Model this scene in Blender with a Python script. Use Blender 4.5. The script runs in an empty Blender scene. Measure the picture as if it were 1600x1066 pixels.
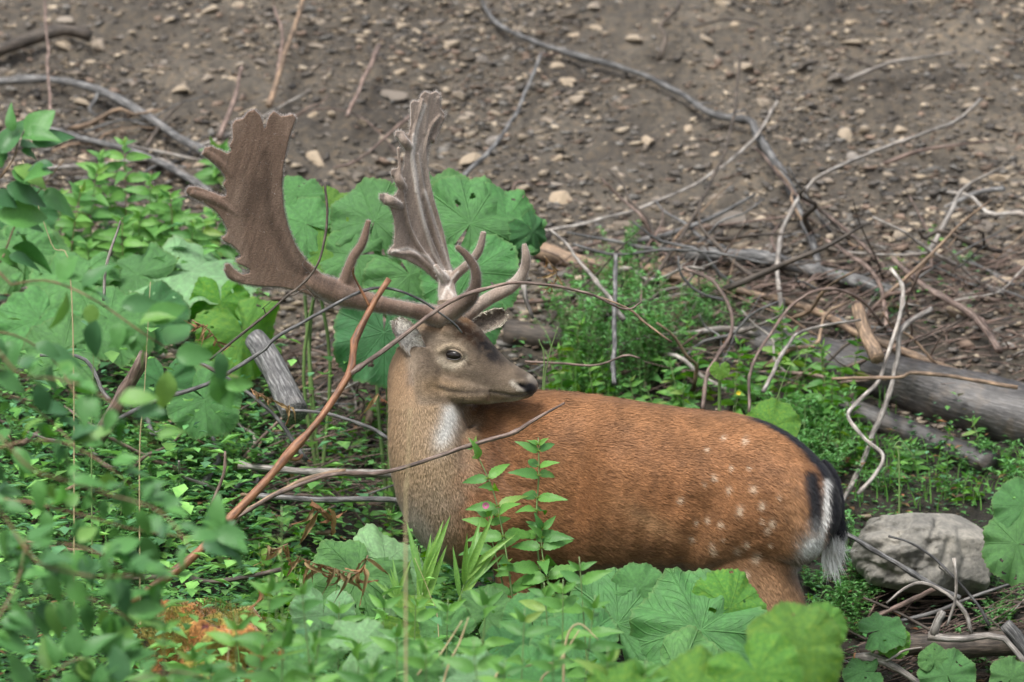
import bpy, math, random
import numpy as np
from mathutils import Vector, Matrix
R = math.radians
random.seed(7); rng = np.random.default_rng(7)
sc = bpy.context.scene
col = sc.collection

# ---------------------------------------------------------------- camera, sky, sun, exposure
TILT = R(5.0); CAM = np.array([0.0, -15.0, 2.34]); FPX = 9034.0
cd = bpy.data.cameras.new('camera'); cam = bpy.data.objects.new('camera', cd); col.objects.link(cam)
cam.location = CAM; cam.rotation_euler = (R(90) - TILT, 0, 0)
cd.sensor_width = 36; cd.lens = 36 * FPX / 1600; cd.clip_end = 500; cd.clip_start = .5
cd.dof.use_dof = True; cd.dof.focus_distance = 14.9; cd.dof.aperture_fstop = 3.5
sc.camera = cam
SUN_EL, SUN_AZ = R(58), R(-150)          # azimuth measured from +Y towards +X
w = bpy.data.worlds.new('World'); sc.world = w; w.use_nodes = True
nt = w.node_tree; nt.nodes.clear()
sky = nt.nodes.new('ShaderNodeTexSky'); sky.sky_type = 'NISHITA'; sky.sun_disc = False
sky.sun_elevation = SUN_EL; sky.sun_rotation = SUN_AZ; sky.dust_density = 4; sky.air_density = 1.2
hs = nt.nodes.new('ShaderNodeHueSaturation'); hs.inputs['Saturation'].default_value = .38
bg = nt.nodes.new('ShaderNodeBackground'); bg.inputs[1].default_value = .14
ow = nt.nodes.new('ShaderNodeOutputWorld')
nt.links.new(sky.outputs[0], hs.inputs['Color']); nt.links.new(hs.outputs[0], bg.inputs[0]); nt.links.new(bg.outputs[0], ow.inputs[0])
sd = bpy.data.lights.new('sun', 'SUN'); sun = bpy.data.objects.new('sun', sd); col.objects.link(sun)
sd.energy = 2.0; sd.angle = R(20); sd.color = (1, .97, .92)
sv = Vector((math.sin(SUN_AZ) * math.cos(SUN_EL), math.cos(SUN_AZ) * math.cos(SUN_EL), math.sin(SUN_EL)))
sun.rotation_euler = sv.to_track_quat('Z', 'Y').to_euler()
sc.view_settings.view_transform = 'Standard'; sc.view_settings.look = 'None'
sc.view_settings.gamma = 1; sc.view_settings.use_curve_mapping = False
sc.view_settings.exposure = 0.92
sc.cycles.use_denoising = True; sc.cycles.max_bounces = 6; sc.cycles.transparent_max_bounces = 6
sc.cycles.diffuse_bounces = 3; sc.cycles.glossy_bounces = 2; sc.cycles.transmission_bounces = 3

# ---------------------------------------------------------------- helpers
ct, st = math.cos(TILT), math.sin(TILT)
def raydir(px, py):
    a = (px - 800) / FPX; b = (533 - py) / FPX
    return np.array([a, ct + b * st, -st + b * ct])
def at(px, py, Y=0.0):
    d = raydir(px, py); return CAM + d * ((Y - CAM[1]) / d[1])
def proj(V):
    d = np.asarray(V) - CAM
    f = d[..., 1] * ct - d[..., 2] * st; u = d[..., 1] * st + d[..., 2] * ct
    return 800 + FPX * d[..., 0] / f, 533 - FPX * u / f
def sstep(a, b, x): t = np.clip((x - a) / (b - a), 0, 1); return t * t * (3 - 2 * t)
_H = rng.random((256, 256))
def vnoise(x, y):
    x = np.asarray(x, float); y = np.asarray(y, float)
    xi = np.floor(x).astype(int); yi = np.floor(y).astype(int)
    fx = x - xi; fy = y - yi; fx = fx * fx * (3 - 2 * fx); fy = fy * fy * (3 - 2 * fy)
    g = lambda i, j: _H[i % 256, j % 256]
    return (g(xi, yi) * (1 - fx) + g(xi + 1, yi) * fx) * (1 - fy) + (g(xi, yi + 1) * (1 - fx) + g(xi + 1, yi + 1) * fx) * fy - .5
def fbm(x, y, f, o=4):
    s = 0; a = 1.0
    for k in range(o): s = s + a * vnoise(x * f + 13.7 * k, y * f + 7.3 * k); a *= .5; f *= 2.03
    return s
def hbase(x, y):
    x = np.asarray(x, float); y = np.asarray(y, float)
    h = np.where(y < -3, .06 * (-3 - y), 0.0)
    t = np.clip(y - .12, 0, None)
    h = h + np.where(t < 2.3, .51 * t, 1.173 + .46 * (t - 2.3)) * sstep(0, .25, t)
    h = h + .30 * sstep(-.35, -1.1, x) * sstep(-2.2, -.6, y) * (1 - sstep(.2, 2.0, y))
    h = np.where(y > 14, h - .35 * (y - 14), h)
    return h
def hgt(x, y):
    near = sstep(9, 5, np.abs(np.asarray(y, float) - 1))
    yy = np.asarray(y, float); sl = sstep(1.2, 2.0, yy) * (1 - sstep(6, 9, yy))
    return hbase(x, y) + near * (.05 * fbm(x, y, 1.3, 3) + .022 * fbm(x, y, 7, 4)) + (1 - near) * .3 * fbm(x, y, .25, 3) + sl * (.040 * np.abs(fbm(x, y, 7, 3)) + .020 * fbm(x, y, 22, 3))
def gpt(px, py, lift=0.0):
    "the point of the terrain (raised by lift) seen at that pixel"
    d = raydir(px, py); lo, hi = 11.0, 25.0
    for n in (280, 60):
        s = np.linspace(lo, hi, n); P = CAM + d * s[:, None]; b = np.nonzero(P[:, 2] < hgt(P[:, 0], P[:, 1]) + lift)[0]
        k = int(b[0]) if len(b) else n - 1; lo, hi = s[max(k - 1, 0)], s[k]
    return CAM + d * hi
def nrm(v): v = np.asarray(v, float); return v / (np.linalg.norm(v) + 1e-12)

def newmesh(name, V, F, mat, smooth=True, attrs=None):
    V = np.asarray(V, np.float32)
    me = bpy.data.meshes.new(name)
    if isinstance(F, np.ndarray):
        n, k = F.shape
        me.vertices.add(len(V)); me.vertices.foreach_set('co', V.ravel())
        me.loops.add(n * k); me.loops.foreach_set('vertex_index', F.astype(np.int32).ravel())
        me.polygons.add(n); me.polygons.foreach_set('loop_start', np.arange(0, n * k, k, dtype=np.int32))
        me.update(calc_edges=True)
    else:
        me.from_pydata(V.tolist(), [], [list(f) for f in F]); me.update()
    if smooth: me.polygons.foreach_set('use_smooth', np.ones(len(me.polygons), bool))
    for nme, arr in (attrs or {}).items():
        arr = np.asarray(arr, np.float32)
        if arr.shape[1] == 3 and nme != 'grain': arr = np.c_[arr, np.ones(len(arr), np.float32)]
        if nme == 'grain':
            a = me.attributes.new(nme, 'FLOAT_VECTOR', 'POINT'); a.data.foreach_set('vector', arr.ravel())
        else:
            a = me.attributes.new(nme, 'FLOAT_COLOR', 'POINT'); a.data.foreach_set('color', arr.ravel())
    if mat: me.materials.append(mat)
    return me
def link(name, data, parent=None, loc=None):
    o = bpy.data.objects.new(name, data); col.objects.link(o)
    if parent is not None: o.parent = parent
    if loc is not None: o.location = [float(c) for c in loc]
    return o
def tag(o, label=None, cat=None, group=None, kind=None):
    if label: o['label'] = label
    if cat: o['category'] = cat
    if group: o['group'] = group
    if kind: o['kind'] = kind
    return o
def empty(name, loc): return link(name, None, None, loc)
class MB:
    def __init__(s): s.V = []; s.F = []; s.A = {}; s.n = 0
    def add(s, V, F, **attrs):
        V = np.asarray(V, float)
        s.F += [tuple(int(i) + s.n for i in f) for f in F]; s.V.append(V); s.n += len(V)
        for k, a in attrs.items():
            a = np.asarray(a, float)
            if a.ndim == 1: a = np.tile(a, (len(V), 1))
            s.A.setdefault(k, []).append(a)
    def mesh(s, name, mat, origin=(0, 0, 0), smooth=True):
        return newmesh(name, np.concatenate(s.V) - np.asarray(origin), s.F, mat, smooth, {k: np.concatenate(a) for k, a in s.A.items()})

def spline(P, n):
    P = np.asarray(P, float)
    if len(P) == 2: return np.array([P[0] + (P[1] - P[0]) * t for t in np.linspace(0, 1, n)])
    Q = np.vstack([2 * P[0] - P[1], P, 2 * P[-1] - P[-2]]); out = []
    m = len(P) - 1
    for t in np.linspace(0, m, n):
        i = min(int(t), m - 1); f = t - i
        a, b, c, d = Q[i], Q[i + 1], Q[i + 2], Q[i + 3]
        out.append(.5 * (2 * b + (c - a) * f + (2 * a - 5 * b + 4 * c - d) * f * f + (3 * b - a - 3 * c + d) * f ** 3))
    return np.array(out)
def tube(P, rad, n=8, rough=0.0, seed=0, squash=1.0, lump=20):
    "closed tube along points P with radii rad; returns V, F, grain"
    P = np.asarray(P, float); rad = np.asarray(rad, float) * np.ones(len(P))
    T = np.gradient(P, axis=0); T /= np.linalg.norm(T, axis=1)[:, None] + 1e-12
    r0 = np.cross(T[0], [0, 1, 0.01]); N = [nrm(r0)]
    for i in range(1, len(P)):
        v = N[-1] - T[i] * np.dot(N[-1], T[i]); N.append(nrm(v))
    N = np.array(N); B = np.cross(T, N)
    L = np.r_[0, np.cumsum(np.linalg.norm(np.diff(P, axis=0), axis=1))]
    a = np.linspace(0, 2 * np.pi, n, endpoint=False)
    V = []; G = []
    for i in range(len(P)):
        rr = rad[i] * (1 + rough * 2 * (vnoise(np.cos(a) * 1.3 + seed, L[i] * lump + np.sin(a) * 1.3)))
        V.append(P[i] + rr[:, None] * (np.cos(a)[:, None] * N[i] + squash * np.sin(a)[:, None] * B[i]))
        G.append(np.c_[np.cos(a) * rad[i], np.sin(a) * rad[i], np.full(n, L[i] * .12)])
    V = np.concatenate(V); G = np.concatenate(G); F = []
    for i in range(len(P) - 1):
        for j in range(n):
            k = (j + 1) % n; F.append((i * n + j, i * n + k, (i + 1) * n + k, (i + 1) * n + j))
    c = len(V); V = np.vstack([V, P[0], P[-1]]); G = np.vstack([G, [0, 0, 0], [0, 0, L[-1] * .12]])
    e = (len(P) - 1) * n
    for j in range(n):
        k = (j + 1) % n; F.append((c, k, j)); F.append((c + 1, e + j, e + k))
    return V, F, G

# ---------------------------------------------------------------- materials
def mat_new(name):
    m = bpy.data.materials.new(name); m.use_nodes = True; t = m.node_tree; t.nodes.clear()
    out = t.nodes.new('ShaderNodeOutputMaterial'); p = t.nodes.new('ShaderNodeBsdfPrincipled')
    t.links.new(p.outputs[0], out.inputs[0]); return m, t, p, out
def nd(t, typ, **kw):
    n = t.nodes.new(typ)
    for k, v in kw.items():
        if k.startswith('i_'):
            key = k[2:]; n.inputs[int(key) if key.isdigit() else key.replace('_', ' ')].default_value = v
        else: setattr(n, k, v)
    return n
def ramp(t, stops):
    r = t.nodes.new('ShaderNodeValToRGB'); e = r.color_ramp.elements
    while len(e) < len(stops): e.new(.5)
    for i, (p, c) in enumerate(stops): e[i].position = p; e[i].color = (*c, 1)
    return r
def mixc(t, a, b, f, mode='MIX'):
    m = t.nodes.new('ShaderNodeMix'); m.data_type = 'RGBA'; m.blend_type = mode
    for sock, v in ((m.inputs[0], f), (m.inputs[6], a), (m.inputs[7], b)):
        if hasattr(v, 'links'): t.links.new(v, sock)
        else: sock.default_value = v if not isinstance(v, tuple) else (*v, 1)
    return m.outputs[2]
def bump(t, p, h, s, d=.01):
    b = t.nodes.new('ShaderNodeBump'); b.inputs['Strength'].default_value = s; b.inputs['Distance'].default_value = d
    t.links.new(h, b.inputs['Height']); t.links.new(b.outputs[0], p.inputs['Normal'])

def mat_soil():
    m, t, p, o = mat_new('soil'); c = nd(t, 'ShaderNodeTexCoord').outputs['Object']
    n1 = nd(t, 'ShaderNodeTexNoise', i_Scale=2.2, i_Detail=6.0, i_Roughness=.6); n2 = nd(t, 'ShaderNodeTexNoise', i_Scale=38.0, i_Detail=8.0, i_Roughness=.7)
    n3 = nd(t, 'ShaderNodeTexNoise', i_Scale=160.0, i_Detail=4.0)
    for n in (n1, n2, n3): t.links.new(c, n.inputs['Vector'])
    r1 = ramp(t, [(.3, (.040, .033, .026)), (.5, (.080, .068, .053)), (.7, (.135, .115, .090))])
    r2 = ramp(t, [(.3, (.35, .33, .32)), (.5, (1, 1, 1)), (.66, (1.7, 1.5, 1.25))])
    t.links.new(n1.outputs[0], r1.inputs[0]); t.links.new(n2.outputs[0], r2.inputs[0])
    cc = mixc(t, r1.outputs[0], r2.outputs[0], .9, 'MULTIPLY')
    at_ = nd(t, 'ShaderNodeAttribute', attribute_name='tint')
    cc = mixc(t, cc, at_.outputs['Color'], 1.0, 'MULTIPLY')
    t.links.new(cc, p.inputs['Base Color']); p.inputs['Roughness'].default_value = .9
    mx = nd(t, 'ShaderNodeMath', operation='ADD'); t.links.new(n2.outputs[0], mx.inputs[0]); t.links.new(n3.outputs[0], mx.inputs[1])
    bump(t, p, mx.outputs[0], .9, .012); return m
def mat_stone(name, attr=None):
    m, t, p, o = mat_new(name); c = nd(t, 'ShaderNodeTexCoord').outputs['Object']
    n2 = nd(t, 'ShaderNodeTexNoise', i_Scale=45.0, i_Detail=7.0, i_Roughness=.7); t.links.new(c, n2.inputs['Vector'])
    if attr: base = nd(t, 'ShaderNodeAttribute', attribute_name='col').outputs['Color']
    else:
        oi = nd(t, 'ShaderNodeObjectInfo')
        r1 = ramp(t, [(0, (.13, .115, .10)), (.3, (.21, .175, .14)), (.55, (.31, .255, .19)), (.8, (.38, .30, .21)), (1, (.22, .20, .18))]); t.links.new(oi.outputs['Random'], r1.inputs[0]); base = r1.outputs[0]
    r2 = ramp(t, [(.3, (.55, .53, .5)), (.5, (.95, .95, .95)), (.7, (1.3, 1.22, 1.1))]); t.links.new(n2.outputs[0], r2.inputs[0])
    t.links.new(mixc(t, base, r2.outputs[0], .8, 'MULTIPLY'), p.inputs['Base Color']); p.inputs['Roughness'].default_value = .78
    bump(t, p, n2.outputs[0], .6, .006); return m
def mat_boulder():
    m, t, p, o = mat_new('boulder_stone'); c = nd(t, 'ShaderNodeTexCoord').outputs['Object']
    n1 = nd(t, 'ShaderNodeTexNoise', i_Scale=7.0, i_Detail=8.0, i_Roughness=.65); n2 = nd(t, 'ShaderNodeTexNoise', i_Scale=60.0, i_Detail=6.0, i_Roughness=.7)
    for n in (n1, n2): t.links.new(c, n.inputs['Vector'])
    r1 = ramp(t, [(.3, (.09, .09, .082)), (.48, (.19, .182, .162)), (.62, (.27, .255, .22)), (.75, (.15, .16, .115))]); t.links.new(n1.outputs[0], r1.inputs[0])
    r2 = ramp(t, [(.35, (.6, .6, .58)), (.6, (1.15, 1.12, 1.08))]); t.links.new(n2.outputs[0], r2.inputs[0])
    t.links.new(mixc(t, r1.outputs[0], r2.outputs[0], .8, 'MULTIPLY'), p.inputs['Base Color']); p.inputs['Roughness'].default_value = .75
    bump(t, p, n2.outputs[0], .9, .008); return m
def mat_wood(name, a, b, c3, rough=.7, patch=None, var=.25):
    "bark or bare wood, streaked along the tube (grain attribute)"
    m, t, p, o = mat_new(name); g = nd(t, 'ShaderNodeAttribute', attribute_name='grain').outputs['Vector']
    oc = nd(t, 'ShaderNodeTexCoord').outputs['Object']
    n1 = nd(t, 'ShaderNodeTexNoise', i_Scale=170.0, i_Detail=5.0, i_Roughness=.65); t.links.new(g, n1.inputs['Vector'])
    n2 = nd(t, 'ShaderNodeTexNoise', i_Scale=22.0, i_Detail=4.0, i_Roughness=.6); t.links.new(oc, n2.inputs['Vector'])
    r1 = ramp(t, [(.33, a), (.5, b), (.66, c3)]); t.links.new(n1.outputs[0], r1.inputs[0])
    r2 = ramp(t, [(.35, (.5, .5, .5)), (.5, (1, 1, 1)), (.68, patch or (1.35, 1.3, 1.25))]); t.links.new(n2.outputs[0], r2.inputs[0])
    cc = mixc(t, r1.outputs[0], r2.outputs[0], .85, 'MULTIPLY')
    oi = nd(t, 'ShaderNodeObjectInfo'); mr = nd(t, 'ShaderNodeMapRange', i_3=1 - var, i_4=1 + var); t.links.new(oi.outputs['Random'], mr.inputs[0])
    cc = mixc(t, cc, mr.outputs[0], 1.0, 'MULTIPLY')
    t.links.new(cc, p.inputs['Base Color']); p.inputs['Roughness'].default_value = rough
    bump(t, p, n1.outputs[0], .6, .004); return m
def foliage_finish(t, p, o, cc, trans=.35, rough=.42):
    t.links.new(cc, p.inputs['Base Color']); p.inputs['Roughness'].default_value = rough
    p.inputs['Specular IOR Level'].default_value = .32
    tr = nd(t, 'ShaderNodeBsdfTranslucent'); hsn = nd(t, 'ShaderNodeHueSaturation', i_Hue=.485, i_Saturation=1.15, i_Value=1.5)
    t.links.new(cc, hsn.inputs['Color']); t.links.new(hsn.outputs[0], tr.inputs[0])
    mx = nd(t, 'ShaderNodeMixShader', i_0=trans); t.links.new(p.outputs[0], mx.inputs[1]); t.links.new(tr.outputs[0], mx.inputs[2]); t.links.new(mx.outputs[0], o.inputs[0])
def mat_leaf(name, dark, light, trans=.33, rough=.42, attr=False, odd=None):
    m, t, p, o = mat_new(name)
    oc = nd(t, 'ShaderNodeTexCoord').outputs['Object']
    n1 = nd(t, 'ShaderNodeTexNoise', i_Scale=30.0, i_Detail=4.0); t.links.new(oc, n1.inputs['Vector'])
    if attr: base = nd(t, 'ShaderNodeAttribute', attribute_name='col').outputs['Color']
    else:
        oi = nd(t, 'ShaderNodeObjectInfo')
        r = ramp(t, [(0, dark), (.88, light), (1, odd or light)]); t.links.new(oi.outputs['Random'], r.inputs[0]); base = r.outputs[0]
    r2 = ramp(t, [(.35, (.75, .78, .75)), (.65, (1.25, 1.18, 1.15))]); t.links.new(n1.outputs[0], r2.inputs[0])
    cc = mixc(t, base, r2.outputs[0], .8, 'MULTIPLY')
    g = nd(t, 'ShaderNodeNewGeometry')
    cc = mixc(t, cc, mixc(t, cc, (.14, .27, .13), .25), g.outputs['Backfacing'])
    foliage_finish(t, p, o, cc, trans, rough); bump(t, p, n1.outputs[0], .25, .004); return m
def mat_butterbur(name, green, vein, under, trans=.3, yellow=None):
    "polar veins from the grain attribute (x = angle in turns, y = radius 0..1, z = ragged edge wear)"
    m, t, p, o = mat_new(name); a = nd(t, 'ShaderNodeAttribute', attribute_name='grain'); s = nd(t, 'ShaderNodeSeparateXYZ'); t.links.new(a.outputs['Vector'], s.inputs[0])
    oc = nd(t, 'ShaderNodeTexCoord').outputs['Object']
    def M(op, x, y=None, z=None):
        n = nd(t, 'ShaderNodeMath', operation=op)
        for i, v in enumerate((x, y, z)):
            if v is None: continue
            if hasattr(v, 'links'): t.links.new(v, n.inputs[i])
            else: n.inputs[i].default_value = v
        return n.outputs[0]
    k = 9.0
    fr = M('ABSOLUTE', M('SUBTRACT', M('FRACT', M('MULTIPLY', s.outputs[0], k)), .5))      # 0 on a main vein
    d1 = M('MULTIPLY', fr, s.outputs[1])
    main = M('SUBTRACT', 1.0, M('SMOOTH_MIN', M('DIVIDE', d1, .022), 1.0, .1))
    d2 = M('ABSOLUTE', M('SUBTRACT', M('FRACT', M('SUBTRACT', M('MULTIPLY', s.outputs[1], 5.0), M('MULTIPLY', fr, 5.0))), .5))
    sec = M('MULTIPLY', M('SUBTRACT', 1.0, M('SMOOTH_MIN', M('DIVIDE', d2, .10), 1.0, .1)), .5)
    v = M('MAXIMUM', M('MAXIMUM', main, sec), 0.0)
    n1 = nd(t, 'ShaderNodeTexNoise', i_Scale=9.0, i_Detail=5.0, i_Roughness=.6); t.links.new(oc, n1.inputs['Vector'])
    n2 = nd(t, 'ShaderNodeTexNoise', i_Scale=70.0, i_Detail=3.0); t.links.new(oc, n2.inputs['Vector'])
    g2 = tuple(c * 1.45 for c in green); g0 = tuple(c * .62 for c in green)
    r = ramp(t, [(.32, g0), (.5, green), (.66, g2 if yellow is None else yellow)]); t.links.new(n1.outputs[0], r.inputs[0])
    oi = nd(t, 'ShaderNodeObjectInfo'); mr = nd(t, 'ShaderNodeMapRange', i_3=.8, i_4=1.25); t.links.new(oi.outputs['Random'], mr.inputs[0])
    hv = nd(t, 'ShaderNodeHueSaturation'); mh = nd(t, 'ShaderNodeMapRange', i_3=.465, i_4=.505); w2 = nd(t, 'ShaderNodeMath', operation='FRACT'); w3 = nd(t, 'ShaderNodeMath', operation='MULTIPLY', i_1=7.13); t.links.new(oi.outputs['Random'], w3.inputs[0]); t.links.new(w3.outputs[0], w2.inputs[0]); t.links.new(w2.outputs[0], mh.inputs[0]); t.links.new(mh.outputs[0], hv.inputs['Hue']); t.links.new(r.outputs[0], hv.inputs['Color'])
    cc = mixc(t, hv.outputs[0], mr.outputs[0], 1.0, 'MULTIPLY')
    cc = mixc(t, cc, vein, M('MULTIPLY', v, .4))
    ed = nd(t, 'ShaderNodeMapRange', i_1=.93, i_2=1.0); t.links.new(s.outputs[2], ed.inputs[0])
    cc = mixc(t, cc, (.20, .20, .06), M('MULTIPLY', ed.outputs[0], .35))
    g = nd(t, 'ShaderNodeNewGeometry'); cc = mixc(t, cc, mixc(t, cc, under, .4), g.outputs['Backfacing'])
    foliage_finish(t, p, o, cc, trans, .55)
    bump(t, p, M('ADD', M('MULTIPLY', v, -.8), M('MULTIPLY', n2.outputs[0], .5)), .7, .008); return m
def mat_plain(name, c, rough=.6, **kw):
    m, t, p, o = mat_new(name); oc = nd(t, 'ShaderNodeTexCoord').outputs['Object']
    n1 = nd(t, 'ShaderNodeTexNoise', i_Scale=25.0, i_Detail=4.0); t.links.new(oc, n1.inputs['Vector'])
    r2 = ramp(t, [(.3, (.65, .65, .65)), (.7, (1.3, 1.3, 1.3))]); t.links.new(n1.outputs[0], r2.inputs[0])
    t.links.new(mixc(t, c, r2.outputs[0], kw.get('var', .7), 'MULTIPLY'), p.inputs['Base Color']); p.inputs['Roughness'].default_value = rough
    return m
def mat_attr(name, rough=.6, sheen=0.0, spec=.3, bumps=0.0, bscale=300.0, grain=0.0):
    m, t, p, o = mat_new(name); a = nd(t, 'ShaderNodeAttribute', attribute_name='col'); cc = a.outputs['Color']
    oc = nd(t, 'ShaderNodeTexCoord').outputs['Object']
    n1 = nd(t, 'ShaderNodeTexNoise', i_Scale=bscale, i_Detail=4.0); t.links.new(oc, n1.inputs['Vector'])
    if grain:
        r2 = ramp(t, [(.3, (1 - grain,) * 3), (.7, (1 + grain,) * 3)]); t.links.new(n1.outputs[0], r2.inputs[0]); cc = mixc(t, cc, r2.outputs[0], 1.0, 'MULTIPLY')
    t.links.new(cc, p.inputs['Base Color'])
    p.inputs['Roughness'].default_value = rough; p.inputs['Specular IOR Level'].default_value = spec
    p.inputs['Sheen Weight'].default_value = sheen; p.inputs['Sheen Roughness'].default_value = .4
    if bumps: bump(t, p, n1.outputs[0], bumps, .003)
    return m
M = dict(
    soil=mat_soil(), stone=mat_stone('loose_stone'), gravel=mat_stone('gravel_stone', True), boulder=mat_boulder(),
    greybark=mat_wood('grey_bark', (.028, .028, .028), (.085, .083, .082), (.22, .22, .215)),
    palebark=mat_wood('pale_bark', (.075, .062, .054), (.20, .18, .16), (.40, .38, .35)),
    pinkbark=mat_wood('reddish_bark', (.045, .030, .024), (.12, .082, .066), (.25, .19, .16)),
    orangebark=mat_wood('orange_bark', (.10, .042, .022), (.24, .105, .05), (.36, .18, .09), .55),
    darkbark=mat_wood('dark_bark', (.018, .014, .011), (.055, .043, .033), (.12, .095, .075)),
    tanwood=mat_wood('tan_split_wood', (.07, .045, .03), (.19, .13, .085), (.36, .25, .16)),
    log=mat_wood('grey_log', (.016, .015, .015), (.036, .033, .031), (.080, .076, .076), .45, (1.5, 1.3, 1.05)),
    cut=mat_plain('cut_wood', (.42, .20, .09)),
    straw=mat_plain('dry_straw', (.38, .31, .17)),
    stem=mat_plain('green_stem', (.12, .19, .06), .5), redstem=mat_plain('reddish_stem', (.16, .10, .05), .5),
    lime=mat_leaf('lime_leaf', (.11, .26, .035), (.20, .36, .06)),
    herb=mat_leaf('herb_leaf', (.045, .165, .025), (.14, .34, .045), odd=(.20, .30, .05)),
    herb2=mat_leaf('bushy_leaf', (.055, .17, .05), (.12, .30, .09), .35, .5),
    oval=mat_leaf('shrub_leaf', (.018, .085, .030), (.080, .25, .040), .28, .38, odd=(.16, .30, .05)),
    cover=mat_leaf('cover_leaf', None or (0, 0, 0), (0, 0, 0), .25, .45, True),
    dry=mat_leaf('dry_leaf', (.16, .065, .03), (.36, .20, .10), .25, .7),
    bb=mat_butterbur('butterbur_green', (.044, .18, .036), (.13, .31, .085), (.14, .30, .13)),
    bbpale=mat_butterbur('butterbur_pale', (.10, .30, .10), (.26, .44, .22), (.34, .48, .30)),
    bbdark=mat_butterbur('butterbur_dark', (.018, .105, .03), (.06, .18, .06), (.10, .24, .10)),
    bblime=mat_butterbur('butterbur_lime', (.070, .25, .025), (.16, .34, .07), (.15, .30, .08), .4, (.18, .33, .03)),
    moss=mat_attr('moss', .9, .3, .2, .8, 90, .4),
    coat=mat_attr('coat_skin', .8, .1, .2, .3, 400), fur=mat_attr('coat_fur', .62, .12, .22), velvet=mat_attr('antler_velvet', .75, .45, .2, .6, 260, .22),
    fuzz=mat_attr('antler_fuzz', .7, .4, .2), face=mat_attr('bare_skin', .32, 0, .5, .25, 500),
)
em, t_, p_, o_ = mat_new('eye_gloss'); p_.inputs['Base Color'].default_value = (.010, .007, .006, 1); p_.inputs['Roughness'].default_value = .12; p_.inputs['Specular IOR Level'].default_value = .32; M['eye'] = em

# ---------------------------------------------------------------- ground
def axis(lo, a, b, hi, fine, ratio=1.35):
    m = list(np.arange(a, b + fine / 2, fine)); s = fine
    x = m[-1]
    while x < hi: s *= ratio; x += s; m.append(x)
    s = fine; x = m[0]; pre = []
    while x > lo: s *= ratio; x -= s; pre.append(x)
    return np.array(pre[::-1] + m)
xs = axis(-120, -2.3, 2.3, 120, .018); ys = axis(-120, -1.6, 5.2, 150, .018)
X, Y = np.meshgrid(xs, ys); Z = hgt(X, Y)
V = np.c_[X.ravel(), Y.ravel(), Z.ravel()]; nx = len(xs); ny = len(ys)
I = np.arange(nx * ny).reshape(ny, nx)
Fq = np.stack([I[:-1, :-1], I[:-1, 1:], I[1:, 1:], I[1:, :-1]], -1).reshape(-1, 4)
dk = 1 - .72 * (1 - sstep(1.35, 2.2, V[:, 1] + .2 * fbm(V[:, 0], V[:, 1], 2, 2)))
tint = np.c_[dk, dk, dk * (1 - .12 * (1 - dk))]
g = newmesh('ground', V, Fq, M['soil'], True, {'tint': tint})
tag(link('ground', g), kind='structure')

# ---------------------------------------------------------------- stones
import bmesh
def rock_mesh(name, mat, seed, flat=.45, n=16, bev=.05):
    r = np.random.default_rng(seed); bm = bmesh.new()
    P = r.normal(size=(n, 3)); P /= np.linalg.norm(P, axis=1)[:, None]; P *= r.uniform(.75, 1.0, (n, 1))
    P *= [1, r.uniform(.6, .9), flat * r.uniform(.7, 1.3)]
    for q in P: bm.verts.new(q)
    res = bmesh.ops.convex_hull(bm, input=bm.verts[:])
    bmesh.ops.delete(bm, geom=[v for v in bm.verts if not v.link_faces], context='VERTS')
    bmesh.ops.dissolve_limit(bm, angle_limit=R(14), verts=bm.verts[:], edges=bm.edges[:])
    if bev: bmesh.ops.bevel(bm, geom=bm.edges[:], offset=bev, segments=1, affect='EDGES')
    bmesh.ops.triangulate(bm, faces=bm.faces[:])
    me = bpy.data.meshes.new(name); bm.to_mesh(me); bm.free(); me.materials.append(mat); return me
rocks = [rock_mesh('stone', M['stone'], 100 + k, .5 if k % 2 else .38, 9 + k % 4, .06) for k in range(10)]
def put_stone(p, s, label, group=None, k=None, rot=None, mesh=None):
    o = link('stone', mesh or rocks[k if k is not None else random.randrange(10)], None, p)
    o.scale = (s, s, s); o.rotation_euler = rot or (random.uniform(-.4, .4) + .3, random.uniform(-.35, .35), random.uniform(0, 6.28))
    return tag(o, label, 'stone', group)
named = [  # px, py, half-width px, label
    (1528, 310, 30, 'flat rectangular pale tan stone lying alone at the right of the bare slope'),
    (1332, 68, 26, 'tan wedge stone near the top of the slope, right of centre'),
    (1330, 36, 24, 'tan rounded stone just above another near the top edge'),
    (895, 156, 26, 'pale flat stone on the slope to the right of the far antler'),
    (995, 66, 30, 'large smooth grey stone under the long grey branch'),
    (880, 310, 36, 'pale grey broken stone behind the tall butterbur leaves'),
    (1130, 345, 44, 'large pale pointed stone below the dark thin stick'),
    (970, 350, 28, 'orange tan stone above the weathered stick pile'),
    (1105, 62, 26, 'pale slab stone at the top between two thin sticks'),
    (1510, 470, 34, 'pale cream stone lying above the stick pile at right'),
    (1505, 490, 46, 'wide brown tan slab below the pale cream stone at right'),
    (1405, 365, 26, 'tan stone just left of the thin upright twig on the slope'),
    (195, 110, 14, 'small cream stone left of the antler on the upper slope'),
    (235, 175, 26, 'pinkish tan stone above the curved mossy branch'),
    (130, 165, 26, 'tan angular stone at the upper left beside the mossy branch'),
    (490, 250, 40, 'wide tan stone slab between the two antlers'),
    (370, 8, 14, 'pale stone cut by the top edge of the picture'),
    (1280, 285, 18, 'thin leaning slate coloured stone under the arching stem'),
    (1560, 440, 34, 'lumpy grey stone at the right edge above the debris'),
    (1210, 395, 30, 'pale tan stone just above the end of the arching stem'),
]
placed = []
for k, (px, py, hw, lb) in enumerate(named):
    p = gpt(px, py, .004); s = hw / 600 * (p[1] + 15) / 15
    placed.append((p[0], p[1], s)); put_stone(p, s, lb, k=k % 10)
p = gpt(1072, 478, .02); bs = rock_mesh('stone', M['stone'], 511, .8, 14, .05)
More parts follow.
